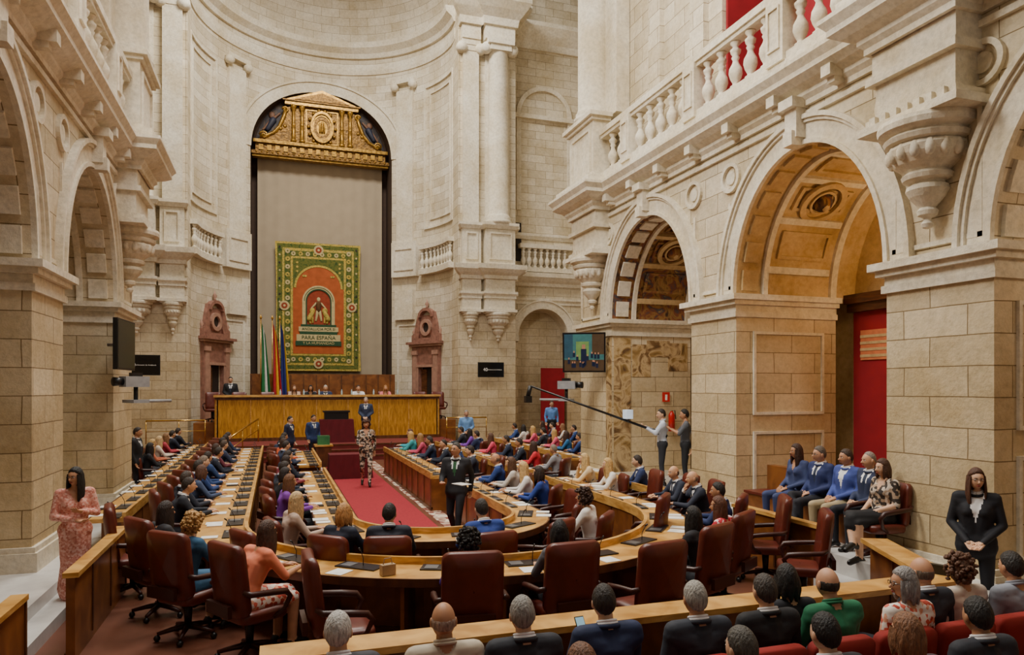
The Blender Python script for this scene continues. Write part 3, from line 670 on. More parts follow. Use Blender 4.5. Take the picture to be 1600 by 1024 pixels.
desk(path_U(2.25,10.4,1.15,17,None)+[(3.4,14.0)],.55,'curved_bench_desk',.75)
desk([(3.2,15.2),(3.2,22.3)],.55,'bench_desk',.75)
desk([(1.1,22.5),(1.1,18.3)],.55,'bench_desk',.75)
desk([(5.2,15.6),(5.2,24)],.6,'bench_desk'); desk([(6.6,11.2),(6.6,15)],.55,'bench_desk'); desk([(7.6,17.8),(7.6,25.5)],.6,'bench_desk'); desk([(-2.1,26),(-2.1,11.8)],.5,'bench_desk')
desk([(9.2,21),(9.2,27)],.6,'bench_desk')
def barrier(pts,name,h=.85,w=.08,side=1,cap=.14):
    m=MB(); m.mould(pts,[(0,0),(w,0),(w,h),(0,h),(0,0)],0,side=side)
    m.mould(pts,[(-(cap-w)/2,h),(w+(cap-w)/2,h),(w+(cap-w)/2,h+.05),(-(cap-w)/2,h+.05),(-(cap-w)/2,h)],1,side=side)
    m.mould(pts,[(-.015,.08),(0,.08),(0,.0),(-.015,.0)],2,side=side)
    for (x,y,a) in sub(pts,.9):
        m.M=Matrix.Translation((x,y,0))@Matrix.Rotation(a,4,'Z'); q=w*side
        m.box(-.02,.02,min(-.012,q),max(q+.012*side,0),.08,h,2); m.M=None
    return m.build(name,[DKD,DK,WD])
barrier([(-.1,5.02),(6.0,5.02),(6.75,6.6)],'wood_barrier',.86,cap=.3)
barrier([(6.98,7.7),(6.98,9.6)],'wood_barrier',.8); barrier([(-1.95,10.5),(-1.95,8.0)],'wood_barrier',.82); barrier([(-2.2,7.4),(-2.2,5.6)],'wood_barrier',.8)
ph=MB(); ph.box(-.1,.1,-.1,.1,0,.05,0); ph.box(-.1,-.04,-.11,.11,.05,.09,0); ph.box(0,.09,-.08,.08,.05,.06,1); ph.build('desk_telephone',[BLK,GRY],loc=(6.08,5.2,.91),rz=.4)
hb=MB(); hb.box(-.075,.075,-.04,.04,0,.11,0); hb.tube([(-.05,0,.11),(-.035,0,.17),(.035,0,.17),(.05,0,.11)],.006,6,0); hb.build('handbag',[mat('handbag_tan','A08460',.5)],loc=(1.1,7.35,.765),rz=.3,bevel=.015)
# ---------------------------------------------------------------- chairs
LEA=mat('leather_oxblood','5E2418',.38,var=.25,scale=5,bump=.15); LEAD=mat('leather_dark','38140C',.4)
def slab(m,w,h,t,r,M,mi=0,bend=0.0,n=5):
    out=[]
    for cx,cz,a0 in ((w/2-r,h/2-r,0),(-w/2+r,h/2-r,PI/2),(-w/2+r,-h/2+r,PI),(w/2-r,-h/2+r,1.5*PI)):
        for i in range(n+1):
            a=a0+PI/2*i/n; out.append((cx+r*cos(a),cz+r*sin(a)))
    k=len(out); vs=[];fs=[]
    lay=[(.0,-.5),(.6,-.5),(.9,-.42),(1,-.2),(1,.2),(.9,.42),(.6,.5),(.0,.5)]
    for s_,y in lay:
        for x,z in out:
            xx=x*(s_ if s_>.0 else .02); zz=z*(s_ if s_>0 else .02)
            if s_ in (.9,): xx=x-math.copysign(.1*r,x) if abs(x)>1e-6 else x; zz=z-math.copysign(.1*r,z)
            yy=y*t+(bend*((2*xx/w)**2))
            vs.append(M@Vector((xx,yy,zz)))
    for j in range(len(lay)-1):
        for i in range(k): fs.append((j*k+i,j*k+(i+1)%k,(j+1)*k+(i+1)%k,(j+1)*k+i))
    m.add(vs,fs,mi,True)
def chair_mesh(high=True):
    m=MB(); H=.72 if high else .56
    slab(m,.54,.52,.12,.1,Matrix.Translation((0,.04,.46))@Matrix.Rotation(PI/2,4,'X'),0)
    slab(m,.58 if high else .54,H,.1,.09,Matrix.Translation((0,-.27,.47+H/2))@Matrix.Rotation(.12,4,'X'),0,bend=.06)
    m.box(-.2,.2,-.345,-.30,.5,.62,1)
    for g in (-1,1):
        m.tube([(g*.29,-.24,.75),(g*.33,-.18,.72),(g*.335,.05,.70),(g*.33,.2,.68),(g*.325,.25,.62),(g*.3,.2,.5),(g*.26,.1,.43)],[.022,.03,.034,.034,.028,.022,.02],8,1)
    m.tube([(0,0,.4),(0,0,.12)],[.05,.035],10,2)
    for i in range(5):
        a=2*PI*i/5+.3; e=(.3*cos(a),.3*sin(a)); m.tube([(0,0,.13),(e[0]*.5,e[1]*.5,.11),(e[0],e[1],.08)],[.035,.028,.02],6,1)
        m.ell((e[0],e[1],.035),(.035,.035,.035),8,6,2)
    return m.build('chairmesh',[LEA,LEAD,BLK],mesh_only=True)
CH=chair_mesh(True); CL_=chair_mesh(False)
def chair(x,y,rz,high=True,z=0): return place('leather_office_chair',CH if high else CL_,loc=(x,y,z),rz=rz)
# ---------------------------------------------------------------- people
def pose_joints(pose,fem):
    sw=.165 if fem else .19; J={}
    seated=pose.startswith('sit')
    if seated:
        lean={'sit_desk':.06,'sit_lean':.16,'sit_lap':-.03,'sit_phone':.03,'sit_cross':-.03,'sit_chin':.12}.get(pose,0)
        J['pel']=(0,-.05,.56);J['waist']=(0,-.06+lean*.3,.74);J['chest']=(0,-.06+lean*.75,.92);J['neck']=(0,-.055+lean*1.05,1.08);J['head']=(0,-.02+lean*1.3,1.22)
        sy=-.06+lean
        sz=1.03
        for g,n in ((-1,'l'),(1,'r')):
            J['hip'+n]=(g*.09,-.02,.55);J['kn'+n]=(g*.13,.42,.54);J['an'+n]=(g*.13,.40,.09);J['to'+n]=(g*.15,.56,.045)
            J['sh'+n]=(g*sw,sy,sz)
            if pose in('sit_desk','sit_lean'): J['el'+n]=(g*(sw+.07),sy+.15,.80);J['wr'+n]=(g*.12,sy+.38,.82)
            elif pose=='sit_phone': J['el'+n]=(g*(sw+.05),sy+.08,.78);J['wr'+n]=(g*.05,sy+.3,.86)
            elif pose=='sit_chin':
                J['el'+n]=(g*(sw+.03),sy+.22,.8)
                J['wr'+n]=(g*.06,sy+.2,1.03) if g>0 else (g*.05,sy+.4,.82)
            else: J['el'+n]=(g*(sw+.06),sy+.02,.76);J['wr'+n]=(g*.08,sy+.27,.66)
        if pose=='sit_cross': J['knr']=(.04,.42,.62);J['anr']=(-.16,.52,.28);J['tor']=(-.2,.66,.22)
    else:
        J['pel']=(0,0,.95);J['waist']=(0,0,1.10);J['chest']=(0,-.01,1.28);J['neck']=(0,-.01,1.46);J['head']=(0,.015,1.61)
        for g,n in ((-1,'l'),(1,'r')):
            J['hip'+n]=(g*.09,0,.92);J['kn'+n]=(g*.1,.02,.5);J['an'+n]=(g*.1,-.02,.09);J['to'+n]=(g*.13,.14,.04)
            J['sh'+n]=(g*sw,-.01,1.41);J['el'+n]=(g*(sw+.06),-.03,1.13);J['wr'+n]=(g*(sw+.05),.06,.89)
        if pose=='walk':
            J['knl']=(-.1,.2,.52);J['anl']=(-.09,.24,.1);J['tol']=(-.1,.4,.06);J['knr']=(.1,.03,.5);J['anr']=(.1,-.28,.14);J['tor']=(.11,-.14,.04)
            J['ell']=(-sw-.06,-.12,1.15);J['wrl']=(-sw-.04,-.1,.9);J['elr']=(sw+.05,.06,1.13);J['wrr']=(sw-.02,.3,1.08)
        if pose=='stand_hands':
            for g,n in ((-1,'l'),(1,'r')): J['el'+n]=(g*(sw+.07),.0,1.13);J['wr'+n]=(g*.07,.2,.96)
        if pose=='stand_chest':
            J['ell']=(-sw-.07,.02,1.14);J['wrl']=(-.04,.2,1.2);J['elr']=(sw+.07,.02,1.13);J['wrr']=(.02,.24,1.1)
        if pose=='stand_cam':
            for g,n in ((-1,'l'),(1,'r')): J['el'+n]=(g*(sw+.06),.14,1.2);J['wr'+n]=(g*.13,.36,1.32)
    return J
BC={}
def body(pose,fem,outfit,vox):
    key=(pose,fem,outfit,vox)
    if key in BC: return BC[key]
    J={k:Vector(v) for k,v in pose_joints(pose,fem).items()}; S=[]
    seated=pose.startswith('sit'); suit=outfit in('suit','jacket'); b=1.06 if suit else 1.0
    if fem: b*=.92
    slv={'suit':2,'jacket':2,'shirt':2,'dress':1,'tee':1,'blouse':2,'longdress':2}[outfit]
    skirt=outfit in('dress','longdress')
    c=S.append
    c((J['pel']+Vector((-.07,0,0)),J['pel']+Vector((.07,0,0)),.125,.125,2 if not suit or seated else 1))
    for g in(-1,1):
        c((J['pel']+Vector((g*.05,0,.05)),J['waist']+Vector((g*.045,.01,0)),.115*b,.105*b,1))
        c((J['waist']+Vector((g*.045,.01,0)),J['chest']+Vector((g*.07,.015,0)),.105*b,.115*b,1))
        if fem: c((J['chest']+Vector((g*.075,.07,.0)),J['chest']+Vector((g*.075,.085,-.02)),.065,.06,1))
    c((J['chest']+Vector((0,0,.0)),J['neck']+Vector((0,0,-.1)),.12*b,.1*b,1))
    if suit and not seated:
        c((J['pel']+Vector((-.06,0,-.06)),J['pel']+Vector((.06,0,-.06)),.14,.14,1))
    for n in 'lr':
        sh,el,wr=J['sh'+n],J['el'+n],J['wr'+n]
        c((J['neck']+Vector((0,0,-.04)),sh,.06*b,.068*b,1))
        c((J['chest'],sh+Vector((0,0,-.04)),.11*b,.075*b,1))
        c((sh,el,.064*b,.05*b,1 if slv else 0)); c((el,wr,.05*b if slv==2 else .042,.036*b if slv==2 else .026,1 if slv==2 else 0))
        lg=2
        kn,an,to=J['kn'+n],J['an'+n],J['to'+n]
        c((J['hip'+n],kn,.092*(1 if fem else 1.02),.064,lg)); c((kn,an,.062,.045,0 if outfit=='dress' else lg)); c((an,to,.045,.038,3)); c((an+Vector((0,-.05,-.035)),an,.035,.045,3))
    if skirt:
        if seated: c((J['pel']+Vector((-.05,.1,0)),(J['knl']+J['knr'])/2,.15,.11,2)); c(((J['knl']+J['knr'])/2,(J['knl']+J['knr'])/2+Vector((0,.0,-.2 if outfit=='longdress' else -.08)),.11,.12,2))
        else: c((J['pel'],J['pel']+Vector((0,0,-.3)),.15,.15,2)); c((J['pel']+Vector((0,0,-.3)),J['pel']+Vector((0,.02,-.72 if outfit=='longdress' else -.42)),.15,.2 if outfit=='longdress' else .14,2))
    c((J['neck']+Vector((0,0,-.04)),J['head']+Vector((0,-.01,-.06)),.056 if not fem else .048,.052 if not fem else .044,0))
    m=MB()
    for p0,p1,r0,r1,l in S: m.cone(p0,p1,r0,r1,12)
    me=m.build('tmp',[],mesh_only=True); o=bpy.data.objects.new('tmp',me); COL.objects.link(o)
    r=o.modifiers.new('r','REMESH'); r.mode='VOXEL'; r.voxel_size=vox
    sm=o.modifiers.new('s','SMOOTH'); sm.iterations=3 if vox<.02 else 1; sm.factor=.5
    dg=bpy.context.evaluated_depsgraph_get(); ev=o.evaluated_get(dg); e=ev.to_mesh()
    V=np.array([v.co[:] for v in e.vertices]); F=[tuple(p.vertices) for p in e.polygons]
    ev.to_mesh_clear(); bpy.data.objects.remove(o); bpy.data.meshes.remove(me)
    C=np.array([V[list(f)].mean(0) for f in F]); best=np.full(len(F),9e9); lab=np.zeros(len(F),int)
    for p0,p1,r0,r1,l in S:
        p0=np.array(p0);p1=np.array(p1);d=p1-p0;L2=max(1e-9,(d*d).sum()); t=np.clip(((C-p0)@d)/L2,0,1)
        dist=np.linalg.norm(C-(p0+t[:,None]*d),axis=1)-(r0+(r1-r0)*t)
        if l==0 and p0[2]>J['neck'][2]-.05 and p1[2]>p0[2]: dist=dist-.012
        k=dist<best; best[k]=dist[k]; lab[k]=l
    nk=np.array(J['neck']); ch=np.array(J['chest'])
    if suit:
        dz=(nk[2]-C[:,2]); V1=(lab==1)&(C[:,1]>ch[1]+.03)&(np.abs(C[:,0])<.085-.28*dz)&(dz<.3)&(dz>-.1)
        lab[V1]=5
        if outfit=='suit': lab[V1&(np.abs(C[:,0])<.026)]=6
    if outfit in('blouse','dress','longdress','tee'):
        dz=(nk[2]-C[:,2]); lab[(lab==1)&(C[:,1]>nk[1]+.01)&(np.abs(C[:,0])<.08-.5*dz)&(dz<.16)]=0
    h=MB()
    for g,n in ((-1,'l'),(1,'r')):
        el,wr=J['el'+n],J['wr'+n]; d=(wr-el).normalized()
        side=Vector((-g,0,0)); side=(side-d*side.dot(d)).normalized(); up=d.cross(side)*(-g)
        if up.z<0 and seated: up=-up
        pc=wr+d*.045; h.cone(wr-d*.01,wr+d*.02,.026,.028,8)
        for q in range(4):
            rt_=pc+side*(.027-.018*q)*1.0; L=(.075,.083,.078,.062)[q]
            h.cone(wr+d*.01+side*(.02-.013*q),rt_+d*.03,.014,.012,6)
            k1=rt_+d*(.03+L*.45)-up*.008; k2=rt_+d*(.03+L*.8)-up*.03
            h.cone(rt_+d*.03,k1,.0105,.0095,6); h.cone(k1,k2,.0095,.0075,6)
        tb=wr+d*.015+side*.028; k1=tb+d*.035+side*.025; h.cone(tb,k1,.014,.011,6); h.cone(k1,k1+d*.028+side*.004-up*.008,.011,.009,6)
    if outfit in('suit','jacket','shirt'):
        nc=J['neck']+(J['head']-J['neck'])*.12; rr=.056 if fem else .064
        def cring(r,z,th,mi):
            pts=[(nc.x+r*sin(2*PI*i/20),nc.y+r*.98*cos(2*PI*i/20),nc.z+z-.022*cos(2*PI*i/20)) for i in range(21)]
            h.tube(pts,th,6,mi)
        cring(rr-.002,.012,.010,5 if suit else 1); cring(rr+.002,-.006,.013,5 if suit else 1)
        if suit: cring(rr+.014,-.022,.017,1)
    V=np.vstack([V,np.array(h.v)]); n0=len(V)-len(h.v)
    F+= [tuple(n0+i for i in f) for f in h.f]; lab=np.concatenate([lab,np.array(h.m,int)])
    BC[key]=(V,F,lab,J['head']); return BC[key]
HC={}
def sm_(a,b,x): t=min(1,max(0,(x-a)/(b-a))); return t*t*(3-2*t)
def head(hair,fem):
    key=(hair,fem)
    if key in HC: return HC[key]
    m=MB(); s=.95 if fem else 1.0
    nu,nv=28,20; vs=[]
    def skull(dx,dy,dz):
        x=.076*dx;y=.095*dy;z=.115*dz
        if dz<0:
            t=-dz; x*=1-.28*t*t; y*= (1-.05*t) if dy>0 else (1-.35*t*t)
            if dy>0: y+=.012*t*(1-t)
        return Vector((x,y,z))
    tmp=MB(); tmp.ell((0,0,0),(1,1,1),nu,nv)
    for p in tmp.v:
        q=skull(*p)
        if p[1]>.3:
            g=math.exp(-((q.x/.012)**2))*math.exp(-(((q.z+.022)/.022)**2)); q.y+=.020*g*(1 if q.z<.0 else .6)
            for e in(-1,1): q.y-=.009*math.exp(-(((q.x-e*.03)/.016)**2)-(((q.z-.004)/.013)**2))
            q.y+=.005*math.exp(-((q.x/.04)**2)-(((q.z-.03)/.012)**2))
            q.y+=.006*math.exp(-((q.x/.022)**2)-(((q.z+.098)/.016)**2))
        vs.append(q)
    m.add(vs,tmp.f,0,True)
    m.cone((0,.088,.0),(0,.108,-.028),.008,.012,8,0); m.ell((-.009,.1,-.033),(.008,.008,.006),6,5,0); m.ell((.009,.1,-.033),(.008,.008,.006),6,5,0)
    for e in(-1,1):
        m.ell((e*.03,.079,.002),(.0135,.008,.0075),10,6,7); m.ell((e*.03,.0855,.002),(.0055,.0035,.0058),8,5,8)
        m.tube([(e*.014,.094,.018),(e*.03,.092,.023),(e*.046,.08,.018)],[.003,.0035,.002],5,4)
        m.ell((e*.077,-.008,-.005),(.01,.02,.031),8,7,0); m.ell((e*.072,.0,-.028),(.008,.01,.012),6,5,0)
    m.tube([(-.024,.082,-.064),(-.01,.092,-.061),(0,.093,-.063),(.01,.092,-.061),(.024,.082,-.064)],[.002,.005,.0045,.005,.002],6,9)
    m.tube([(-.02,.083,-.067),(0,.091,-.071),(.02,.083,-.067)],[.002,.0055,.002],6,9)
    def cap(th,k,lump=0,zz=.003,NU=44,NV=32):
        t2=MB(); t2.ell((0,0,0),(1,1,1),NU,NV); out=[]
        for p in t2.v:
            dx,dy,dz=p; h=dz-.75*dy+.05+.05*sin(dx*31)*sin(dy*27+dz*13)
            if hair in('long','bob','curly','bun'): h=max(h,.35-dy*1.6 if abs(dx)>.3 or dy<0 else h)
            q=skull(*p); w=sm_(th-.08,th+.08,h)
            a=math.atan2(dy,dx)
            strand=.35*sin(a*23+dz*4)+.25*sin(a*41-dz*7+1)+.4*sin(a*11+dz*9)*cos(dz*13+dx*7)
            kk=.93+(k-.93)*w+lump*w*strand
            out.append(Vector((q.x*kk,q.y*kk-.002,q.z*(kk+.02*w*max(0,dz))+zz*w)))
        m.add(out,t2.f,4,True)
    if hair=='short': cap(.1,1.10,.02)
    elif hair=='thin': cap(.3,1.04,.012)
    elif hair=='bald':
        t2=MB(); t2.ell((0,0,0),(1,1,1),44,32); out=[]
        for p in t2.v:
            dx,dy,dz=p; w=(sm_(-.45,-.3,dz)*(1-sm_(.12,.3,dz+.04*sin(dx*23)))*(1-sm_(-.05,.15,dy))); q=skull(*p); out.append(q*(.95+.085*w+.012*w*sin(math.atan2(dy,dx)*31)))
        m.add(out,t2.f,4,True)
    elif hair in('long','bob'):
        cap(.1,1.15,.02); L=.30 if hair!='bob' else .13
        rows=[];nt=40;nr=10
        for j in range(nr):
            t=j/(nr-1); z=.04-(L+.04)*t
            for i in range(nt):
                a=-PI/2+(-1+2*i/(nt-1))*math.radians(128)
                rr=1.0+.10*sin(t*PI)-(.12*t*t)+.03*sin(i*1.3+t*4)+.015*sin(i*2.9-t*6)
                rows.append((.09*cos(a)*rr*(1+.15*t),.102*sin(a)*rr*(1-.05*t)-.02*t+(.02*t if abs(a+PI/2)>1.7 else 0),z-.025*sin(i*1.1)*t))
        f2=[(j*nt+i,j*nt+i+1,(j+1)*nt+i+1,(j+1)*nt+i) for j in range(nr-1) for i in range(nt-1)]
        inner=[(x*.78,y*.78+.0,z) for x,y,z in rows]; b=len(rows)
        f3=[tuple(b+q for q in f[::-1]) for f in f2]
        f4=[((nr-1)*nt+i,(nr-1)*nt+i+1,b+(nr-1)*nt+i+1,b+(nr-1)*nt+i) for i in range(nt-1)]
        f4+=[(j*nt+e,(j+1)*nt+e,b+(j+1)*nt+e,b+j*nt+e) for j in range(nr-1) for e in(0,nt-1)]
        m.add(rows+inner,f2+f3+f4,4,True)
    elif hair=='curly':
        cap(.05,1.2,.03); R=random.Random(3)
        for i in range(170):
            a=R.uniform(0,2*PI); z=R.uniform(-.85,1); r=math.sqrt(1-z*z); dx,dy=r*cos(a),r*sin(a)
            if dy>.35 and z<.45: continue
            k=R.uniform(1.18,1.42); m.ell((.076*dx*k*1.1,.095*dy*k,.105*z*k),(R.uniform(.012,.026),R.uniform(.012,.026),R.uniform(.012,.026)),6,5,4)
    V=np.array(m.v)*s; HC[key]=(V,m.f,m.m); return HC[key]
SK=['CC9C7A','BE8A68','D6AA8A','C49272','B07E5C']
def cm(prefix,h,rough=.8):
    if h in MATS: return MATS[h]
    if prefix=='hair': return mat('hair_'+h,h,.6,var=.4,scale=6,bump=.7,sc3=(14,14,4))
    if prefix=='cloth': return mat('cloth_'+h,h,rough,var=.14,scale=5,bump=.35)
    return mat(prefix+'_'+h,h,rough,var=.1,scale=12)
MATS['floral']=pattern('floral_print',['E8DCD0','D8604A','E8DCD0','B0402E','E8DCD0','E0A080'],30)
MATS['zebra']=pattern('animal_print',['2A2220','C8B8A8','3A3028','A08870'],25); MATS['pinkdot']=pattern('pink_print',['D08878','DCA090','C07464','E4B4A8'],45); MATS['redpat']=pattern('red_print',['C02838','E05060','F0D0D0','B01828'],30)
def person(x,y,z,face,pose='sit_desk',fem=False,outfit='suit',top='1E2436',bot=None,hair='short',hc='2A1E16',yaw=0,pitch=0,scale=1,shirt='E6E6E8',tie='22304A',name=None,ch=None,glasses=False):
    dist=math.hypot(x,y); vox=.012 if dist<8 else(.014 if dist<11 else (.02 if dist<15 else .03))
    V,F,lab,hd=body(pose,fem,outfit,vox)
    HV,HF,HM=head(hair,fem)
    R=np.array(Matrix.Rotation(math.radians(yaw),3,'Z')@Matrix.Rotation(math.radians(-pitch),3,'X'))
    hv=HV@R.T+np.array(hd)+np.array((0,.01,0))
    ex=MB()
    if glasses:
        for e in(-1,1):
            ex.tube([(e*.03+.017*cos(2*PI*i/10),.097,.002+.014*sin(2*PI*i/10)) for i in range(11)],.002,5,8); ex.tube([(e*.047,.096,.006),(e*.078,.0,.004)],.002,5,8)
        ex.tube([(-.013,.098,.004),(.013,.098,.004)],.002,5,8)
    gv=(np.array(ex.v)@R.T+np.array(hd)+np.array((0,.01,0))) if ex.v else np.zeros((0,3))
    A=np.vstack([V,hv,gv]); n0=len(V); n1=n0+len(hv)
    faces=F+[tuple(n0+i for i in f) for f in HF]+[tuple(n1+i for i in f) for f in ex.f]
    ml=np.concatenate([lab,np.array(HM),np.array([8]*len(ex.f),int)]).astype(int)
    me=bpy.data.meshes.new('person'); me.from_pydata(A.tolist(),[],faces)
    sk=SK[int(abs(x*7+y*13))%5]
    for q in (cm('skin',sk,.55),cm('cloth',top),cm('cloth',bot or ('1A1C26' if outfit in('suit','jacket','blouse','shirt') else top)),cm('shoe','14110F',.4),cm('hair',hc,.55),cm('cloth',shirt),cm('cloth',tie,.5),cm('eye','EDEAE4',.2),cm('iris','22160F',.2),cm('lips','A04A44' if fem else '9A6050',.5)): me.materials.append(q)
    me.polygons.foreach_set('material_index',ml.tolist()); me.polygons.foreach_set('use_smooth',[True]*len(faces)); me.update()
    seated=pose.startswith('sit')
    o=place(name or (('seated_' if seated else 'standing_')+('woman' if fem else 'man')),me,loc=(x,y,z),rz=math.radians(face),scale=scale)
    if seated and ch: chair(x,y,math.radians(face),ch=='h',z)
    return o
def toward(x,y,tx,ty): return math.degrees(math.atan2(-(tx-x),(ty-y)))
def W_(**k): d=dict(fem=True,outfit='blouse',hair='long',bot='22242C'); d.update(k); return d
def bench_seat(x0,x1,y):
    m=MB(); n=max(1,int((x1-x0)/.56))
    for i in range(n):
        cx=x0+(i+.5)*(x1-x0)/n
        slab(m,.54,.5,.1,.06,Matrix.Translation((cx,y-.27,.68))@Matrix.Rotation(.1,4,'X'),0); slab(m,.52,.46,.12,.06,Matrix.Translation((cx,y+.02,.44))@Matrix.Rotation(PI/2,4,'X'),0)
        m.box(cx-.28,cx-.25,y-.25,y+.2,0,.62,1)
    m.box(x0-.02,x1+.02,y-.28,y-.2,0,.46,1)
    m.build('theatre_seat_row',[mat('seat_red_velvet','861A12',.85,var=.12,scale=6),WD])
bench_seat(0,6.4,4.3); bench_seat(.6,6.4,3.35); 
fg=[(.36,4.45,dict(hc='B8B4AE',top='3A3A40')),(1.01,4.45,dict(hc='A08878',hair='bald',outfit='shirt',top='B8AC98')),(1.52,4.4,dict(hc='8A8680',top='24262E')),
(2.14,4.4,dict(hc='2A2420',top='1E2A4A',pose='sit_phone')),(2.78,4.35,dict(hc='9A968E',top='2A2E38')),(3.36,4.35,dict(hc='3A322C',top='16161A')),(3.13,3.5,dict(hc='15110F',top='1C1C22')),
(2.5,3.45,dict(hc='4A463F',top='2E323C')),(3.95,4.3,dict(hc='2E2620',hair='bald',outfit='shirt',top='1F6B48',pose='sit_phone')),(4.9,4.4,dict(hc='6A5A4C',hair='bald',top='2A2C34')),
(4.5,4.2,W_(hc='8E8A88',hair='bob',outfit='blouse',top='floral',glasses=True,yaw=70)),(5.3,4.4,W_(hc='5A3A26',hair='curly',top='C8B8A8')),(4.3,3.45,dict(hc='1A1512',top='22242C')),
(5.75,4.3,dict(hc='201A16',outfit='shirt',top='8A8E98')),(3.72,4.55,W_(hc='120E0C',hair='bob',top='1C1C22')),(1.54,3.5,W_(hc='6A4630',hair='bob',top='3A3A40')),(3.6,3.35,W_(hc='7A5236',hair='bob',top='4A3A40'))]
for x,y,k in fg: 
    k=dict(k); k.setdefault('pose','sit_lap'); k.setdefault('yaw',random.uniform(-15,15)); person(x,y,0,0,**k)
for x,y in ((2.14,4.4),(3.95,4.3)):
    m=MB(); m.box(-.037,.037,-.004,.004,-.075,.075,0); m.box(-.033,.033,-.006,-.004,-.068,.068,1)
    o=m.build('smartphone',[BLK,mat('phone_screen','8FB8C8',.3,emit=.6)],loc=(x-.02,y+.36,.95)); o.rotation_euler=(-.6,0,.1)
CX,CY=2.5,10.4
def ringp(x,y,r,k,ch='h'):
    a=math.atan2(y-CY,x-CX); px,py=CX+r*cos(a),CY+r*sin(a)
    person(px,py,0,toward(px,py,CX,CY+1.5)+k.pop('df',0),ch=ch,**k)
ringp(-.85,8.4,3.95,W_(hair='curly',hc='B08850',outfit='dress',top='2E5A7C',bot='2E5A7C'))
ringp(-.25,7.55,3.95,W_(hc='4A3226',outfit='dress',top='F08A66',bot='floral',df=-25,pose='sit_lean'))
ringp(-1.25,9.3,3.95,W_(hc='2A1E1A',top='2A2A30',pose='sit_desk'))
ringp(1.77,6.6,3.9,W_(hair='curly',hc='120E0C',outfit='tee',top='4A2AA8',bot='2A2A34'))
ringp(2.75,6.75,3.75,W_(hair='bob',hc='0E0C0E',outfit='tee',top='5A5A60',yaw=-20))
ringp(5.3,7.47,4.0,W_(hc='5A3422',outfit='blouse',top='redpat',yaw=20))
ringp(5.95,8.66,3.95,dict(hc='1C1816',top='1C2C5A',yaw=10)); ringp(4.55,6.95,4.0,W_(hc='120E0C',top='1E1E24'))
person(6.55,9.95,0,75,hair='bald',hc='7A6A5C',top='1E2436',ch='h',pose='sit_chin'); person(6.6,10.75,0,80,hair='bald',hc='5A4A40',top='20283C',ch='h',yaw=10)
for bx,by in ((.55,6.7),(3.6,6.3),):
    a=math.atan2(by-CY,bx-CX); px,py=CX+4.15*cos(a),CY+4.15*sin(a); chair(px,py,math.radians(toward(px,py,CX,CY)+(-60 if bx<1 else -5)))
for px,py,f in ((-1.75,10.3,-80),(6.2,7.2,55)): chair(px,py,math.radians(f))
for x,y,k in ((-1.42,11.6,dict(hc='2A1E16',top='20242E')),(-1.42,12.5,dict(hair='short',hc='3A2E26',top='1A2030')),(-1.4,13.4,W_(hair='bob',hc='5A3A2A',top='3A4A6A')),(-1.4,14.3,dict(hc='2A2018',top='24407A')),(-1.4,15.2,dict(hc='7A6A5A',top='1E3A6E')),
 (-1.4,16.2,dict(top='26406E')),(-1.4,17.3,dict(top='1A2234')),(-1.4,18.4,W_(hc='3A2418',top='6A3040')),(-1.4,19.4,dict(hc='4A3A2E',top='2A3450')),(-1.4,20.6,dict(top='1E2638')),(-1.4,21.8,W_(hc='2A1A14',top='2A2A34')),(-1.4,22.9,dict(top='22304E'))):
    person(x,y,0,-72+random.uniform(-12,25),ch='h',pose=random.choice(['sit_desk','sit_lean','sit_desk']),yaw=random.uniform(-10,25),**k)
for x,y,k in ((-2.95,19.2,W_(hc='1E1614',top='18181E')),(-3.1,20.5,W_(hc='C8A468',top='C06848')),(-3.1,21.7,W_(hc='D0B080',top='E0D0C0')),(-3.1,23,W_(hc='8A6440',top='B03848')),(-3.1,24.4,dict(top='1E2638')),(-3.1,25.8,dict(top='1A1E2C'))):
    person(x,y,0,-70+random.uniform(-10,20),ch='l',**k)
for x,y,k in ((.2,22.2,dict(top='1E2638')),(.15,20.9,dict(top='26304A')),(.15,19.8,W_(hc='3A2418',top='D05A30')),(.2,18.8,dict(top='2A3550')),(.2,15.9,dict(top='1C2436')),(.15,14.8,W_(hc='2A1A14',top='7A2A38')),(.1,13.6,dict(top='1E2638')),(.1,12.6,W_(hair='bob',hc='201614',top='18181E')),(.15,11.6,W_(hc='6A4428',top='7A3AA0')),(.2,9.6,W_(hc='C8A878',top='B8A090'))):
    person(x,y,0,-70+random.uniform(-12,20),ch='l',yaw=random.uniform(-10,20),**k)
person(.72,8.45,0,-42,ch='l',**W_(hc='B8864E',hair='bob',top='1E2436')); person(1.25,8.25,0,-12,ch='l',hc='1A1614',top='1E2230',yaw=-10); person(2.4,8.1,0,8,ch='l',hc='2A2420',top='1F3C8A',pose='sit_lean')
for x,y,f in ((3.3,8.5,35),(3.95,9.6,60),(4.35,10.6,90),(-.15,9.0,-60)): chair(x,y,math.radians(f),False)
person(4.0,8.75,0,50,ch='l',**W_(hair='curly',hc='3A2218',top='E8E4DE'))
for x,y,k in ((4.35,13.9,dict(hair='bald',hc='6A5040',top='1F3A7C')),(4.35,12.2,W_(hc='D0AC74',top='E8E4E0')),(4.35,15.9,dict(top='2A3040')),(4.4,13.05,W_(hc='5A3A26',top='C8C0B8')),(4.35,11.4,W_(hair='bob',hc='2A1C16',top='1E3A8A')),(4.3,17,dict(top='24407A')),(4.2,18,dict(hair='thin',top='1E2638')),
 (4.1,19.3,dict(hc='3A3028',top='22304A')),(4.1,20.6,W_(hc='A07848',top='C84A6A')),(4.0,21.6,W_(hc='C8A060',top='3AA0A8')),(4.2,22.8,W_(hc='5A3424',top='30A8B8'))):
    person(x,y,0,72+random.uniform(-25,10),ch='l',yaw=random.uniform(-25,10),**k)
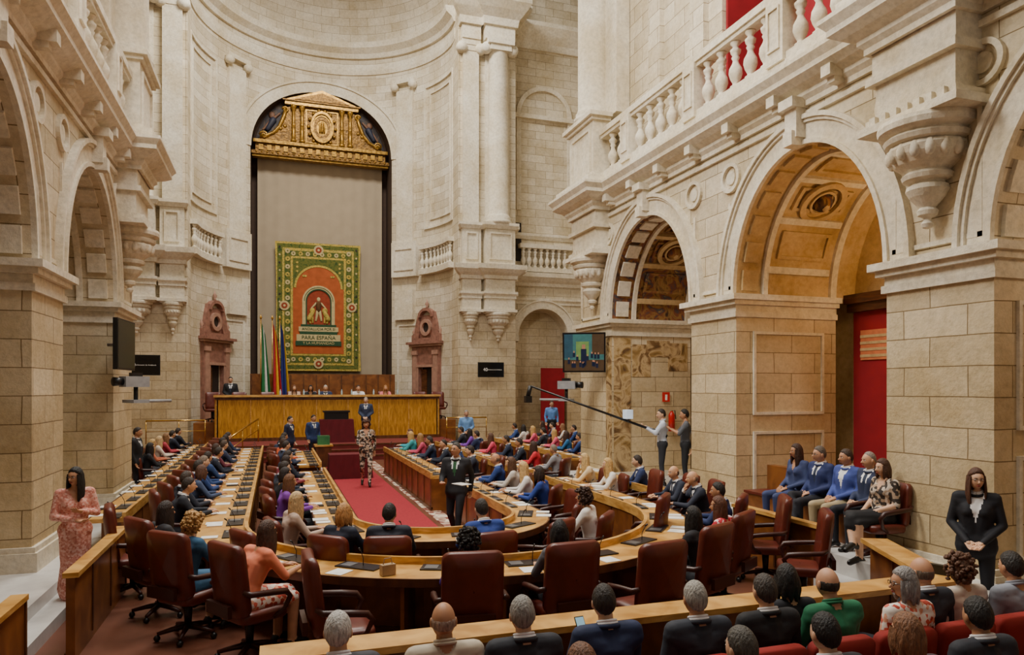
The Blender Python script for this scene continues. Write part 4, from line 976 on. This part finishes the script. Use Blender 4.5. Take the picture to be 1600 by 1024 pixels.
for x,y,k in ((6.15,13.3,W_(hc='D0B078',top='E0C8A0',pose='sit_chin')),(6.1,12.3,W_(hc='C8A468',top='EAE6E0')),(6.9,12.6,dict(top='1F2E5A')),(6.3,15.6,dict(hair='thin',hc='8A7A6A',outfit='shirt',top='9A9AA0')),(6.2,16.7,W_(hc='3A2218',top='D02838')),(6.2,17.8,dict(top='1E2638')),(6.2,18.9,dict(top='26304A')),
 (6.1,20.1,W_(hc='5A3A28',top='E04868')),(6.0,21.3,dict(top='1C2A50')),(6.1,22.5,W_(hc='1E1614',top='7A40B0')),(6.1,23.6,dict(top='2A2E3A'))):
    person(x,y,0,70+random.uniform(-25,10),ch='l',yaw=random.uniform(-25,10),**k)
for i in range(8):
    y=18.3+i*1.0; w=i%3!=1
    k=W_(hc=random.choice(['3A2218','C8A060','1E1614']),top=random.choice(['D0304A','E8E0D8','E85A78','2A6AA0'])) if w else dict(top=random.choice(['1E2638','24407A','2A2E3A']))
    person(8.6,y,0,65+random.uniform(-25,10),ch='l',yaw=random.uniform(-25,10),**k)
for i in range(6):
    y=21.3+i*1.05; k=W_(hc=random.choice(['3A2218','8A6040']),top=random.choice(['D0304A','E8E0D8','2A2A34'])) if i%2 else dict(top=random.choice(['1E2638','24407A']))
    person(10.2,y,0,62,ch='l',**k)
for x,y,f in ((5.0,9.0,50),(6.5,8.3,60),(6.35,11.5,80),(4.45,14.9,80)): chair(x,y,math.radians(f))
bn=MB(); bn.box(7.65,8.2,7.5,10.3,.48,.9,0); bn.box(8.1,8.25,7.5,10.3,.9,1.35,0); bn.box(7.62,8.12,7.5,10.3,.9,.94,1); bn.build('wood_side_bench',[DKD,LEA])
for y,k in ((9.25,W_(hc='3A2218',outfit='blouse',top='34406A',bot='34406A',pose='sit_lap')),(8.75,dict(glasses=True,top='1F2C5C',hc='5A5048')),(8.22,dict(top='3A4A90',bot='A89878',outfit='jacket',pose='sit_lap',hc='3A2A20')),(7.8,dict(top='26304E',hair='thin',hc='8A8078',pose='sit_lap'))):
    k.setdefault('pose','sit_cross'); person(7.78,y,.46,88,yaw=-12,**k)
person(7.5,7.3,.42,84,ch='l',**W_(hc='4A2C1C',outfit='dress',top='zebra',bot='1A1A1E',pose='sit_cross',hair='bob'))
for x,k in ((.75,W_(hc='6A4630',top='C8A890')),(1.4,W_(hc='15100E',top='15151A',hair='bob')),(2.0,dict(hc='B0ACA6',top='1E2C50')),(3.35,dict(hc='3A2A20',outfit='shirt',top='E8E8EA')),(4.5,W_(hc='A87848',top='E07A80'))):
    person(x,30.75,1.33,180,ch='h',pose='sit_desk',scale=1.08,**k)
for x in (-2.4,-1.4,6.1,6.9,-.3): chair(x,31.0,PI,True,1.3)
# standing people
person(2.98,12.0,0,150,pose='walk',top='1A1A20',hc='3A3430',glasses=True,yaw=-20,pitch=-12,tie='2A5A3A',name='walking_man')
o_=MB(); o_.box(-.1,.1,-.15,.15,0,.01,0); o_.build('paper_sheet',[PAP],loc=(2.98,11.62,1.06),rz=.4)
person(2.35,19.6,0,172,pose='walk',fem=True,outfit='blouse',top='zebra',bot='zebra',hair='curly',hc='4A2A1C',name='walking_woman',scale=1.05)
person(1.25,25.6,0,-150,pose='stand',top='1E3260',hc='2A1E18'); person(3.35,28.0,.57,165,pose='stand_hands',top='2A3550',hc='9A948E')
person(.45,24.6,0,-120,pose='stand',top='1A2240',hc='1E1612')
person(6.9,26.2,0,170,pose='stand_hands',outfit='shirt',top='6A98D0',bot='2A3040',hc='8A8680',scale=1.05); person(10.9,27.5,.3,170,pose='stand',outfit='shirt',top='5A88C8',hc='3A3028',glasses=True,scale=1.05)
person(-1.75,31.6,1.3,180,pose='stand_hands',top='15161C',hc='1A1614',scale=1.05)
person(8.15,13.9,.48,60,pose='stand_cam',outfit='shirt',top='C8D0E0',hc='2A2018',bot='2A2C34',yaw=20); person(8.55,13.6,.48,60,pose='stand_cam',outfit='tee',top='5A5E66',hc='1E1A18',bot='22242A'); person(8.4,12.9,.48,70,pose='stand',**W_(hc='4A2C1E',top='2A2A30'))
person(-2.3,9.85,0.05,-160,pose='stand_chest',fem=True,outfit='longdress',top='pinkdot',bot='pinkdot',hair='long',hc='120E0E',glasses=True,yaw=-45,scale=.97)
person(7.38,5.85,.02,125,pose='stand_hands',fem=True,outfit='jacket',top='12131C',bot='12131C',hair='long',hc='4A2A18',glasses=True,scale=1.03,yaw=20,name='security_woman')
person(-3.15,19.0,0,-100,pose='stand',top='15161C')
person(-2.95,7.6,.3,-85,**W_(pose='sit_cross',outfit='dress',top='D8C8A8',bot='C8B070'))
bn=MB(); bn.box(-3.4,-2.9,5.5,9.0,.3,.76,0); bn.build('wood_side_bench',[DKD])
# ---------------------------------------------------------------- flags
def flag(x,y,z,cols,ang):
    m=MB(); m.tube([(0,0,0),(0,0,4.4)],.025,8,0); m.lathe([(.03,0),(.06,.05),(.01,.2)],(0,0,4.4),8,0); m.lathe([(.22,0),(.2,.05),(.05,.08)],(0,0,0),14,0)
    n=24; nz=12
    for b in range(3):
        vs=[];fs=[]; k=n//3+1
        for j in range(nz):
            t=j/(nz-1); zz=4.25-3.3*t
            for i in range(k):
                u=(b*(n//3)+i)/n
                vs.append((.03+u*(.16+.3*t)+.05*sin(u*22+t*3)*t,.1*sin(u*19+t*2)*(.4+.6*t),zz-.55*u*(1-t*.5)))
        for j in range(nz-1):
            for i in range(k-1): fs.append((j*k+i,j*k+i+1,(j+1)*k+i+1,(j+1)*k+i))
        m.add(vs,fs,1+b,True)
    m.build('flag_on_pole',[BR]+cols,loc=(x,y,z),rz=ang)
G_=mat('flag_green','0E6A36',.8);Wf=mat('flag_white','D8D8D4',.8);Rf=mat('flag_red','A81426',.8);Yf=mat('flag_yellow','D8A81C',.8);Bf=mat('flag_blue','1A2870',.8,var=.1)
flag(-.6,33.2,1.3,[G_,Wf,G_],0); flag(-.12,33.3,1.3,[Rf,Yf,Rf],0); flag(.2,33.45,1.3,[Bf,Bf,Yf],0)
# ---------------------------------------------------------------- screens, cameras, boom
SCR=mat('screen_dark','07080C',.15)
def screen(x,y,z,w,h,rz,name='wall_monitor',content=False,tilt=0,arm=(0,.6,0)):
    m=MB(); m.box(-w/2,w/2,-.03,.05,-h/2,h/2,0); m.box(-w/2+.03,w/2-.03,-.034,-.03,-h/2+.03,h/2-.03,1)
    m.tube([(0,.05,0),(arm[0],arm[1],arm[2])],.03,8,2)
    if content:
        x0,z0=-w/2+.04,-h/2+.04; W2,H2=w-.08,h-.08
        Bq=lambda a,b,c,d,l,mi: m.box(x0+a*W2,x0+b*W2,-.034-.002*l,-.034,z0+c*H2,z0+d*H2,mi)
        Bq(0,1,0,1,1,3); Bq(0,.22,.35,1,2,4); Bq(.7,1,.45,1,2,5); Bq(.3,.62,.3,.8,2,6); Bq(0,1,0,.3,2,5); R=random.Random(4)
        for i in range(16):
            a=R.uniform(.03,.9); c=R.uniform(.05,.4); Bq(a,a+.06,c,c+.12,3,7); Bq(a+.015,a+.045,c+.12,c+.17,3,8)
        Bq(.42,.56,.25,.6,4,7); Bq(.45,.53,.6,.72,4,8)
    o=m.build(name,[BLK,SCR,GRY]+[mat('scr_%s'%c,c,.3,emit=.3) for c in ('3A6A6A','2A4A5A','4A3A2A','6A8A50','16223A','A87860')],loc=(x,y,z),rz=rz); o.rotation_euler=(-tilt,0,rz); return o
screen(7.2,16.0,3.55,1.05,.98,-.45,content=True,tilt=-.15,arm=(.4,.7,.1))
s1=screen(8.9,29.6,3.45,1.15,.65,-.1); text('40','screen_mark',s1,(-.25,-.05,0),.2,PAP); text('Parlamento de Andalucía','screen_text',s1,(.15,-.05,0),.065,PAP)
s2=screen(-4.35,27,3.45,1.2,.7,.1); text('40','screen_mark',s2,(-.25,-.05,0),.2,PAP); text('Parlamento de Andalucía','screen_text',s2,(.15,-.05,0),.065,PAP)
screen(-2.72,15.2,3.5,1.2,.95,1.5,tilt=0,arm=(-.0,.3,0))
def cctv(x,y,z,rz):
    m=MB(); m.box(-.12,.12,-.25,.2,-.1,.1,0); m.tube([(0,-.25,0),(0,-.42,0)],[.07,.085],12,1); m.box(-.06,.06,-.1,.1,.1,.17,1); m.tube([(0,0,-.1),(0,0,-.35)],.04,8,1); m.box(-.2,.2,-.15,.15,-.4,-.34,0); m.tube([(0,0,-.37),(0,.7,-.37)],.03,8,0)
    m.build('broadcast_camera',[mat('camera_grey','9A9CA0',.4),BLK],loc=(x,y,z),rz=rz)
cctv(6.9,16.4,2.75,.9); cctv(-2.5,15.0,2.8,-.9)
b=MB(); b.tube([(5.4,14.9,2.72),(7.9,13.9,1.75)],[.02,.03],8,0); b.tube([(5.4,14.9,2.72),(5.35,14.95,2.45)],.05,10,0); b.box(5.28,5.42,14.85,15.0,2.35,2.5,0); b.box(7.3,7.45,13.95,14.15,2.0,2.2,1); b.tube([(7.38,14.0,2.0),(7.4,14.1,1.93)],.02,6,0); b.tube([(7.9,13.9,1.75),(8.2,13.8,1.6)],.05,8,0); b.build('camera_boom_arm',[BLK,mat('boom_monitor','C8D8E8',.3,emit=.5)])
fe=MB(); fe.lathe([(.08,0),(.08,.4),(.05,.46),(.03,.5)],(0,0,0),12,0); fe.tube([(0,0,.5),(.07,-.03,.52),(.1,-.03,.3)],.012,6,1); fe.build('fire_extinguisher',[mat('extinguisher_red','C01818',.3),BLK],loc=(9.35,15.5,1.6))
es=MB(); es.box(-.1,.1,-.01,.01,-.12,.12,0); es.box(-.03,.03,-.014,-.01,-.08,.06,1); es.build('fire_extinguisher_sign',[mat('sign_red','C81E1E'),PAP],loc=(9.25,15.6,2.45))
# ---------------------------------------------------------------- lights, world, camera
wd=bpy.data.worlds.new('world'); bpy.context.scene.world=wd; wd.use_nodes=True
wd.node_tree.nodes['Background'].inputs[0].default_value=(1,.95,.88,1); wd.node_tree.nodes['Background'].inputs[1].default_value=.20
def area(name,loc,size,e,col=(1,.95,.86),rot=(0,0,0)):
    l=bpy.data.lights.new(name,'AREA'); l.shape='RECTANGLE'; l.size=size[0]; l.size_y=size[1]; l.energy=e; l.color=col
    o=bpy.data.objects.new(name,l); COL.objects.link(o); o.location=loc; o.rotation_euler=rot
area('nave_overhead_fill',(3.2,7,17),(4,9),1350); area('crossing_overhead_fill',(2.2,24,23),(7,5),4300)  # unseen area lights added overhead to brighten nave and crossing; no skylight known
area('window_light_left',(-1.9,10,13),(5,2.0),1300,rot=(0,-1.1,0))
def pt(name,loc,e,col,r=.2):
    l=bpy.data.lights.new(name,'POINT'); l.energy=e; l.color=col; l.shadow_soft_size=r; o=bpy.data.objects.new(name,l); COL.objects.link(o); o.location=loc
pt('chapel_lamp',(9.6,7.9,4.7),75,(1,.66,.3)); pt('chapel_lamp',(9.4,13.2,4.6),26,(1,.78,.55)); pt('chapel_lamp',(9.3,4.5,4.6),45,(1,.75,.5))
c=bpy.data.cameras.new('camera'); co=bpy.data.objects.new('camera',c); COL.objects.link(co)
c.lens=24.98; c.sensor_width=36; c.shift_y=93/1600; c.clip_start=.05; c.clip_end=200
co.location=(0,0,2.7); co.rotation_euler=(PI/2,0,-math.atan(1/3)); bpy.context.scene.camera=co
